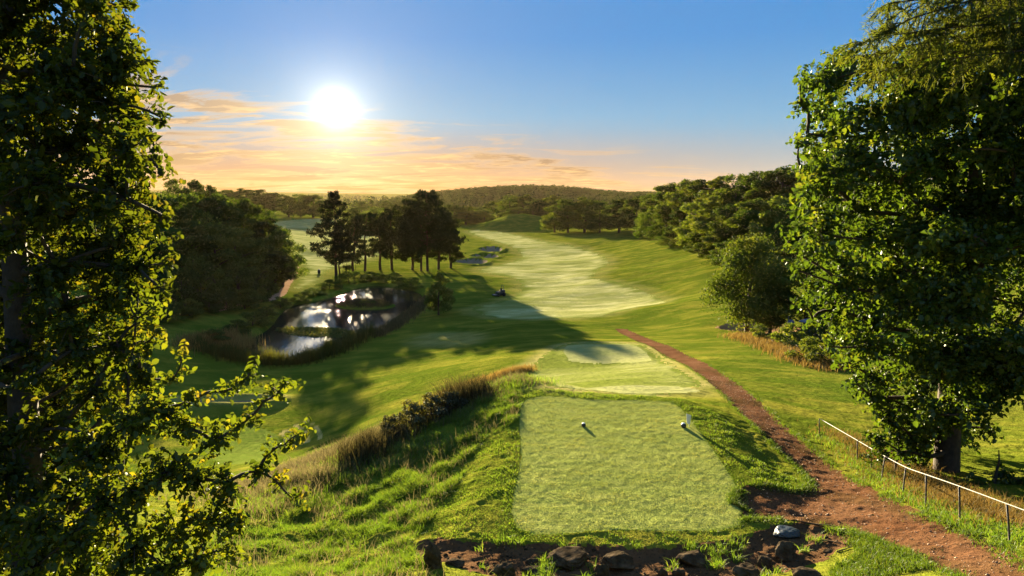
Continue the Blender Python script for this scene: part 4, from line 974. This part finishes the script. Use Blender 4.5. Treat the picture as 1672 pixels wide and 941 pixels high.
for i, (a, b_, c, d_, lab, kw) in enumerate([
    (685, 729, 868, 928, 'tall upright boulder at the left end of the rock bed', dict(taper=.2)),
    (724, 758, 904, 926, 'low dark rock against the right side of the tall upright boulder', {}),
    (806, 845, 902, 946, 'flat-topped blocky rock standing alone left of the long slab', dict(flat=.62)),
    (855, 879, 906, 922, 'small stone behind the low dark rocks left of the long slab', {}),
    (852, 888, 919, 938, 'low dark rock right of the flat-topped block', {}),
    (891, 966, 884, 920, 'long flat slab with a pale top edge, widest in the bed', dict(flat=.55)),
    (974, 1046, 889, 926, 'broad sloping rock behind the pointed one, right of the long slab', dict(taper=.2)),
    (963, 1003, 908, 946, 'pointed rock with a lit ridge in front of the broad sloping one', dict(taper=.4)),
    (1104, 1158, 891, 923, 'rounded dark boulder in the middle of the bed right of the jagged stump', {}),
    (1194, 1241, 906, 946, 'squat barrel-shaped rock with a pale rim at the bottom edge', dict(flat=.6)),
    (1236, 1261, 899, 926, 'small upright rock right of the barrel-shaped one', {}),
    (1257, 1307, 873, 912, 'peaked brown boulder under the dark blue-grey rock', dict(taper=.3)),
    (1260, 1305, 854, 878, 'dark blue-grey rock uppermost in the bed beside the path', dict(mat=M['slate'], flat=.6)),
    (1294, 1338, 916, 944, 'low rock with a pale top at the right end of the bed', dict(flat=.6)),
    (1068, 1096, 916, 946, 'jagged stump-like stone at the bottom edge of the bed', dict(taper=.55)),
    (1096, 1121, 924, 946, 'squat dark stone touching the jagged one', {}),
    (1345, 1366, 893, 903, 'small flat stone among the twigs at the right corner of the bed', {}),
    (800, 818, 925, 936, 'small pebble-like stone left of the flat-topped block', {})]):
    rock(a, b_, c, d_, lab, seed=i, **kw)
# pebbles and clods
def pebbles(poly, dens, name, label, mat, smin, smax):
    x, y = scatter(poly, dens, -.05); vm = (y < 40); x, y = x[vm], y[vm]; n = len(x); s = rng.uniform(smin, smax, n) * rng.random(n) ** 1.5 + smin; z = H(x, y)
    base = np.array([[1, 0, 0], [0, 1, 0], [-1, 0, 0], [0, -1, 0], [0, 0, .8], [0, 0, -.8]]); F0 = np.array([[0, 1, 4], [1, 2, 4], [2, 3, 4], [3, 0, 4], [1, 0, 5], [2, 1, 5], [3, 2, 5], [0, 3, 5]])
    V = (np.column_stack([x, y, z])[:, None] + (base[None] + rng.normal(0, .25, (n, 6, 3))) * s[:, None, None]).reshape(-1, 3)
    F = (np.arange(n)[:, None, None] * 6 + F0[None]).reshape(-1, 3)
    tag(link(name, mesh_np(name, V, F, mat)), label, 'stones', kind='stuff')
M['peb'] = simple('pebble', (.30, .19, .12), .8, 0, 0, 3)
pebbles(Z_PATH, 40, 'path_pebbles', 'small stones and clods scattered on the red earth path', M['peb'], .008, .03)
pebbles(Z_BED, 60, 'bed_pebbles', 'crumbs of soil and pebbles among the rocks', M['rock'], .01, .05)

def litter():
    x, y = scatter(Z_PATH, 14, -.05); vm = (y < 36); x, y = x[vm], y[vm]; n = len(x)
    P = np.column_stack([x, y, H(x, y) + .012]); nn = np.array([0, 0, 1.0]) + rng.normal(0, .35, (n, 3))
    V, F, va = clumps(P, nn, rng.uniform(.03, .075, n), rng.random(n), .6)
    tag(link('fallen_leaves', mesh_np('fallen_leaves', V, F, M['weed'], va)), 'dead leaves lying on the red earth path', 'leaves', kind='stuff')
litter()
# sticks
def stick(pts, label, r=.016):
    P = [hitf(*p) + np.array([0, 0, r + .01]) for p in pts]; c = P[0].copy(); T = Tubes(); T.add(np.array([p - c for p in P]) + rng.normal(0, .004, (len(P), 3)), np.linspace(r, r * .5, len(P)), 6)
    tag(link('fallen_branch', T.mesh('fallen_branch', M['bark']), None, c), label, 'branch', 'fallen branches by the rock bed')
stick([(1308, 855), (1330, 858), (1352, 861), (1376, 864)], 'thin dark branch lying on the path edge beside the blue-grey rock', .02)
stick([(1340, 884), (1360, 888), (1385, 893)], 'short twig on the soil at the right end of the rock bed')
stick([(1366, 903), (1380, 899), (1392, 894)], 'pale twig leaning at the far right corner of the rock bed', .014)

# ------------------------------------------------------------------ handrail fence
M['metal'] = simple('weathered_steel', (.26, .25, .23), .6, .0, .2, 20, .3); M['post'] = simple('dark_post', (.06, .055, .05), .6, .4, .3, 20, .4)
def fence():
    b0 = fence_base[0]; o = root('handrail_fence', b0, 'low handrail of dark posts and one pale rail beside the red path', 'fence'); tops = []
    for (tx, ty, bx_, by_), b in zip(FENCE_PX, fence_base):
        t = at_d(tx, ty, b[1]); tops.append(t); T = Tubes(); T.add(np.array([b - b0 - [0, 0, .15], (b + t) / 2 - b0, t - b0]), [.018, .018, .018], 8); link('post', T.mesh('post', M['post']), o)
    e = tops[-1] + (tops[-1] - tops[-2]) * 1.2; b = np.array([e[0], e[1], float(H(e[0], e[1]))]); T = Tubes(); T.add(np.array([b - b0 - [0, 0, .15], (b + e) / 2 - b0, e - b0]), [.018] * 3, 8); link('post', T.mesh('post', M['post']), o)
    P = smooth_poly3([*tops, e]); T = Tubes(); T.add(P - b0 + [0, 0, .012], [.010] * len(P), 8); link('rail', T.mesh('rail', M['metal']), o)
def smooth_poly3(P, n=4):
    P = np.array(P); out = []
    for i in range(len(P) - 1):
        p0, p1, p2, p3 = P[max(i - 1, 0)], P[i], P[i + 1], P[min(i + 2, len(P) - 1)]
        for k in range(n):
            t = k / n; out.append(.5 * (2 * p1 + (p2 - p0) * t + (2 * p0 - 5 * p1 + 4 * p2 - p3) * t * t + (3 * p1 - p0 - 3 * p2 + p3) * t ** 3))
    out.append(P[-1]); return np.array(out)
fence()

# ------------------------------------------------------------------ small things
M['white'] = simple('white_paint', (.8, .79, .74), .45, 0, 0, 10, .08); M['dark'] = simple('dark_plastic', (.02, .022, .03), .35, 0, 0, 10, .1)
M['blue'] = simple('blue_canopy', (.02, .05, .13), .4, 0, 0, 5, .2); M['tyre'] = simple('tyre_rubber', (.02, .02, .02), .8); M['khaki'] = simple('seat_vinyl', (.25, .22, .16), .6)
def lathe(prof, k=20):
    V = [(r * math.cos(2 * math.pi * j / k), r * math.sin(2 * math.pi * j / k), z) for r, z in prof for j in range(k)]
    F = [(i * k + j, i * k + (j + 1) % k, (i + 1) * k + (j + 1) % k, (i + 1) * k + j) for i in range(len(prof) - 1) for j in range(k)]
    return np.array(V), np.array(F)
def bevbox(sx, sy, sz, loc=(0, 0, 0), bev=.03, rot=None):
    bm = bmesh.new(); bmesh.ops.create_cube(bm, size=1.0); bmesh.ops.scale(bm, vec=(sx, sy, sz), verts=bm.verts)
    bmesh.ops.bevel(bm, geom=list(bm.edges), offset=bev, segments=2, affect='EDGES', profile=.7)
    if rot: bmesh.ops.rotate(bm, matrix=Matrix.Rotation(rot[1], 3, rot[0]), verts=bm.verts)
    bmesh.ops.translate(bm, vec=loc, verts=bm.verts); return bm
def bm_obj(name, bms, mat, parent):
    me = bpy.data.meshes.new(name); B = bmesh.new()
    for b in bms:
        tmp = bpy.data.meshes.new('t'); b.to_mesh(tmp); b.free(); B.from_mesh(tmp); bpy.data.meshes.remove(tmp)
    B.to_mesh(me); B.free(); me.materials.append(mat); return link(name, me, parent)
def marker(px, py, s, label):
    b = hitf(px, py); o = root('tee_marker', b, label, 'tee marker', 'tee markers on the front tee')
    V, F = lathe([(.0, 0), (.8 * s, 0), (s, .35 * s), (s, .8 * s), (.82 * s, 1.3 * s), (.45 * s, 1.62 * s), (0.0, 1.72 * s)]); link('body', mesh_np('body', V, F, M['dark'], smooth=True), o)
    V, F = lathe([(.66 * s, 1.47 * s), (.62 * s, 1.55 * s), (.46 * s, 1.68 * s), (.18 * s, 1.76 * s), (0, 1.77 * s)]); link('cap', mesh_np('cap', V, F, M['white'], smooth=True), o)
marker(953, 697, .068, 'small dark tee marker with a white cap, alone on the left of the tee')
marker(1116, 698, .082, 'dark tee marker with a white cap beside the white plate')
b = hitf(1124, 698); o = root('white_plate', b, 'upright white plate on a short stake behind the right tee marker', 'sign')
T = Tubes(); T.add([[.02, 0, -.1], [.02, 0, .06], [.015, 0, .16]], [.011] * 3, 8); link('stake', T.mesh('stake', M['white']), o)
bm = bevbox(.15, .018, .30, (0, 0, .25), .006)
for v in bm.verts: v.co.x *= .62 + .38 * (v.co.z - .1) / .3; v.co.z += v.co.x * -.35
bm_obj('plate', [bm], M['white'], o)

# dark machine on the fairway
b = hitf(816, 484); o = root('ride_on_mower', b, 'dark machine parked at the left edge of the fairway beside the long shadow', 'mower', rz=.5)
bm_obj('body', [bevbox(1.5, 1.0, .45, (.1, 0, .6), .1), bevbox(.75, .9, .4, (.55, 0, .95), .12)], M['dark'], o)
bm_obj('cutting_deck', [bevbox(1.0, 1.5, .22, (-.75, 0, .25), .06)], M['dark'], o)
bm_obj('seat', [bevbox(.5, .55, .12, (.05, 0, .92), .04), bevbox(.12, .55, .55, (.3, 0, 1.2), .05)], M['tyre'], o)
T = Tubes(); T.add([[.55, -.42, 1.0], [.55, -.42, 1.95], [.55, 0, 2.0], [.55, .42, 1.95], [.55, .42, 1.0]], [.04] * 5, 6); link('roll_bar', T.mesh('roll_bar', M['dark']), o)
T = Tubes(); T.add([[-.45, 0, .75], [-.35, 0, 1.15]], [.03] * 2, 6); T.add([[-.35 + .2 * math.cos(a) * .5, .2 * math.sin(a), 1.15 + .1 * math.cos(a)] for a in np.linspace(0, 6.28, 13)], [.02] * 13, 6); link('steering_wheel', T.mesh('steering_wheel', M['tyre']), o)
for (x_, y_, r_) in [(.6, -.55, .36), (.6, .55, .36), (-.5, -.5, .25), (-.5, .5, .25)]:
    V, F = lathe([(0, -.13), (r_ * .9, -.13), (r_, -.08), (r_, .08), (r_ * .9, .13), (0, .13)], 20); V = V[:, [0, 2, 1]] + [x_, y_, r_]; link('wheel', mesh_np('wheel', V, F, M['tyre'], smooth=True), o)

# blue-roofed buggy, half hidden by the right-hand trees
b = hitf(1325, 556); b = np.array([b[0], b[1], b[2]]); o = root('golf_buggy', b, 'buggy with a dark blue curved roof half hidden under the trees on the right', 'buggy', rz=.35)
bm = bevbox(2.0, 1.25, .10, (0, 0, 1.85), .045); 
bmesh.ops.subdivide_edges(bm, edges=[e for e in bm.edges if abs(e.verts[0].co.x - e.verts[1].co.x) > 1], cuts=6)
for v in bm.verts: v.co.z -= .16 * v.co.x ** 2
bm_obj('roof', [bm], M['blue'], o)
for x_ in (-.75, .7):
    for y_ in (-.52, .52):
        T = Tubes(); T.add([[x_ * .9, y_, .55], [x_, y_, 1.75]], [.022] * 2, 6); link('roof_post', T.mesh('roof_post', M['dark']), o)
bm_obj('body', [bevbox(2.2, 1.15, .35, (0, 0, .48), .1), bevbox(.5, 1.1, .35, (-.85, 0, .75), .1)], M['blue'], o)
bm_obj('seat', [bevbox(.5, 1.05, .14, (.25, 0, .78), .05), bevbox(.12, 1.05, .5, (.5, 0, 1.05), .05)], M['khaki'], o)
for x_ in (-.75, .75):
    for y_ in (-.55, .55):
        V, F = lathe([(0, -.09), (.2, -.09), (.23, -.05), (.23, .05), (.2, .09), (0, .09)], 18); V = V[:, [0, 2, 1]] + [x_, y_, .23]; link('wheel', mesh_np('wheel', V, F, M['tyre'], smooth=True), o)
b = hitf(1286, 548); o = root('litter_bin', b, 'dark bin with a round blue lid on a post left of the buggy', 'bin')
T = Tubes(); T.add([[0, 0, -.1], [0, 0, 1.9]], [.035] * 2, 8); link('post', T.mesh('post', M['dark']), o)
V, F = lathe([(0, .55), (.24, .55), (.3, 1.2), (.31, 1.25)], 18); V[:, 0] += .26; link('drum', mesh_np('drum', V, F, M['dark'], smooth=True), o)
V, F = lathe([(.33, 1.22), (.33, 1.28), (.28, 1.42), (.15, 1.52), (0, 1.55)], 18); V[:, 0] += .26; link('lid', mesh_np('lid', V, F, M['blue'], smooth=True), o)
# round dark object and posts on the pale field
b = hitf(521, 447); o = root('waste_bin', b, 'tiny dark rounded bin on the pale field left of the tallest pine', 'bin')
V, F = lathe([(0, 0), (.28, 0), (.36, .25), (.36, .6), (.25, .85), (0, .92)], 14); link('drum', mesh_np('drum', V, F, M['dark'], smooth=True), o)
V, F = lathe([(.30, .75), (.32, .8), (.18, .98), (0, 1.02)], 14); link('lid', mesh_np('lid', V, F, M['dark'], smooth=True), o)
GM = 'little posts by the tallest pine'
for i, (px, py, h, lab) in enumerate([(560, 448, 1.0, 'short stake right beside the foot of the tallest pine'), (566, 447, .8, 'lowest stake between the tallest pine and the short one'), (581, 441, 1.4, 'stake just right of the short leaning pine')]):
    b = hitf(px, py); T = Tubes(); T.add([[0, 0, -.1], [.01, 0, h * .6], [.0, .02, h]], [.07, .06, .05], 6); tag(link('stake', T.mesh('stake', M['bark']), None, b), lab, 'stake', GM)

# ------------------------------------------------------------------ haze
hm, t = new_mat('haze'); t.n.clear()
vol = t.add('ShaderNodeVolumePrincipled', None, Density=.00002, Anisotropy=.25)
vol.inputs['Color'].default_value = (.95, .69, .40, 1)
oo = t.add('ShaderNodeOutputMaterial'); t.l.new(vol.outputs[0], oo.inputs['Volume'])
ztop = 150.0; zbot = float(GZ.min()) - 1.0
V = [(x, y, z) for z in (zbot, ztop) for y in (-700, 5400) for x in (-5400, 5400)]
me = bpy.data.meshes.new('haze'); me.from_pydata(V, [], [(0, 1, 3, 2), (4, 6, 7, 5), (0, 4, 5, 1), (2, 3, 7, 6), (0, 2, 6, 4), (1, 5, 7, 3)]); me.materials.append(hm)
B_ = bmesh.new(); B_.from_mesh(me); bmesh.ops.recalc_face_normals(B_, faces=B_.faces); B_.to_mesh(me); B_.free()
tag(link('haze', me), kind='stuff')

# ------------------------------------------------------------------ sky
wd = bpy.data.worlds.new('World'); SC.world = wd; wd.use_nodes = True; t = NT(wd)
G_ = t.add('ShaderNodeTexCoord').outputs['Generated']
Dv = t.vm('NORMALIZE', G_); sep = t.add('ShaderNodeSeparateXYZ', None, Vector=Dv); zx, zy, zz = sep.outputs
sky = t.add('ShaderNodeTexSky'); sky.sky_type = 'NISHITA'; sky.sun_disc = False; sky.sun_elevation = SUN_EL; sky.sun_rotation = SUN_AZ
sky.air_density = 1.0; sky.dust_density = .6; sky.ozone_density = 2.0
cosS = t.vm('DOT_PRODUCT', Dv, tuple(SUN_V), out=1)
ang = t.m('ARCCOSINE', t.m('MINIMUM', cosS, .999999))            # radians from the sun
el = t.m('MAXIMUM', zz, 0.0)
clear = t.ramp(t.mapr(el, 0, .6), [(0, (.30, .33, .36)), (.06, (.38, .52, .60)), (.16, (.19, .50, .78)), (.36, (.05, .34, .82)), (.62, (.09, .33, .78)), (1, (.24, .46, .84))])  # upper stops, above the frame, brighter than a real zenith: added fill light
nis = t.vm('SCALE', sky.outputs[0], scale=.10)
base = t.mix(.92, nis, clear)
# warm side of the sky
warm = t.m('MULTIPLY', t.mapr(ang, .80, .15), t.mapr(el, .115, .0)); warm = t.m('POWER', warm, 1.2)
base = t.mix(t.m('MINIMUM', t.m('MULTIPLY', warm, 1.15), 1.0), base, (.60, .21, .03, 1))
# streaked cloud band
cv = t.add('ShaderNodeCombineXYZ', None); 
den = t.m('ADD', t.m('MAXIMUM', zz, 0), .10)
t.put(cv, 0, t.m('DIVIDE', zx, den)); t.put(cv, 1, t.m('DIVIDE', zy, den)); cvv = cv.outputs[0]
cv1 = t.vm('MULTIPLY', cvv, (.7, 1.3, 1))
n = t.noise(cv1, 1.5, 8, .64, dist=.7); n2 = t.noise(t.vm('ADD', cv1, (3.1, 7.7, 0)), 5.0, 5, .6, dist=.3)
tanaz = t.m('DIVIDE', zx, t.m('MAXIMUM', zy, .05))
etop = t.m('ADD', .080, t.m('MULTIPLY', tanaz, -.17))
band = t.m('MULTIPLY', t.mapr(t.m('SUBTRACT', zz, etop), .035, -.03), t.mapr(zy, .1, .4))
cov = t.m('MULTIPLY', t.mapr(t.m('ADD', n, t.m('MULTIPLY', band, .16)), .595, .74), band)
lit = t.m('MAXIMUM', t.mapr(n2, .50, .60), t.mapr(cov, .75, .25))
ccol = t.mix(lit, (.38, .235, .13, 1), (.98, .60, .25, 1))
nears = t.mapr(ang, .28, .03); ccol = t.mix(t.m('MULTIPLY', nears, .45), ccol, (1.7, 1.15, .5, 1))
base = t.mix(t.m('MULTIPLY', t.mapr(cov, 0, .75), .85), base, ccol)
# sun aureole and disc
g1 = t.m('MULTIPLY', t.m('POWER', 2.718, t.m('MULTIPLY', t.m('POWER', t.m('DIVIDE', ang, .017), 2.0), -1.0)), 2.5)
g2 = t.m('MULTIPLY', t.m('POWER', 2.718, t.m('MULTIPLY', t.m('DIVIDE', ang, .030), -1.0)), 1.2)
g3 = t.m('MULTIPLY', t.m('POWER', 2.718, t.m('MULTIPLY', t.m('DIVIDE', ang, .12), -1.0)), .20)
glow = t.vm('ADD', t.vm('SCALE', (1, .93, .78), scale=t.m('ADD', g1, g2)), t.vm('SCALE', (1, .78, .48), scale=g3))
final = t.vm('ADD', base, glow)
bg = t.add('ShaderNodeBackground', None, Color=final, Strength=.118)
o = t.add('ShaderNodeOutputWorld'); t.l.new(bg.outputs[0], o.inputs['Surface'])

sd = bpy.data.lights.new('sun', 'SUN'); sd.energy = 5.0; sd.angle = R(.5); sd.color = (1.0, .82, .51)
so = bpy.data.objects.new('sun', sd); COL.objects.link(so); so.rotation_euler = Vector(-SUN_V).to_track_quat('-Z', 'Y').to_euler()

# ------------------------------------------------------------------ camera and render settings
cd = bpy.data.cameras.new('camera'); cam = bpy.data.objects.new('camera', cd); COL.objects.link(cam); SC.camera = cam
cd.sensor_width = 36.0; cd.lens = 36.0 * F_PX / W_PX; cd.clip_start = .1; cd.clip_end = 20000
cam.location = (0, 0, CAM_Z); cam.rotation_euler = (math.pi / 2 - PITCH, 0, 0)
SC.view_settings.view_transform = 'Standard'; SC.view_settings.look = 'None'; SC.view_settings.gamma = 1; SC.view_settings.use_curve_mapping = False
SC.view_settings.exposure = 2.95
SC.render.engine = 'CYCLES'
cy = SC.cycles; cy.max_bounces = 5; cy.diffuse_bounces = 2; cy.glossy_bounces = 2; cy.transmission_bounces = 3; cy.volume_bounces = 0; cy.transparent_max_bounces = 4
cy.use_denoising = True; cy.sample_clamp_indirect = 4.0; cy.caustics_reflective = False; cy.caustics_refractive = False
try:
    cy.denoiser = 'OPENIMAGEDENOISE'; cy.denoising_input_passes = 'RGB_ALBEDO_NORMAL'
except Exception: pass
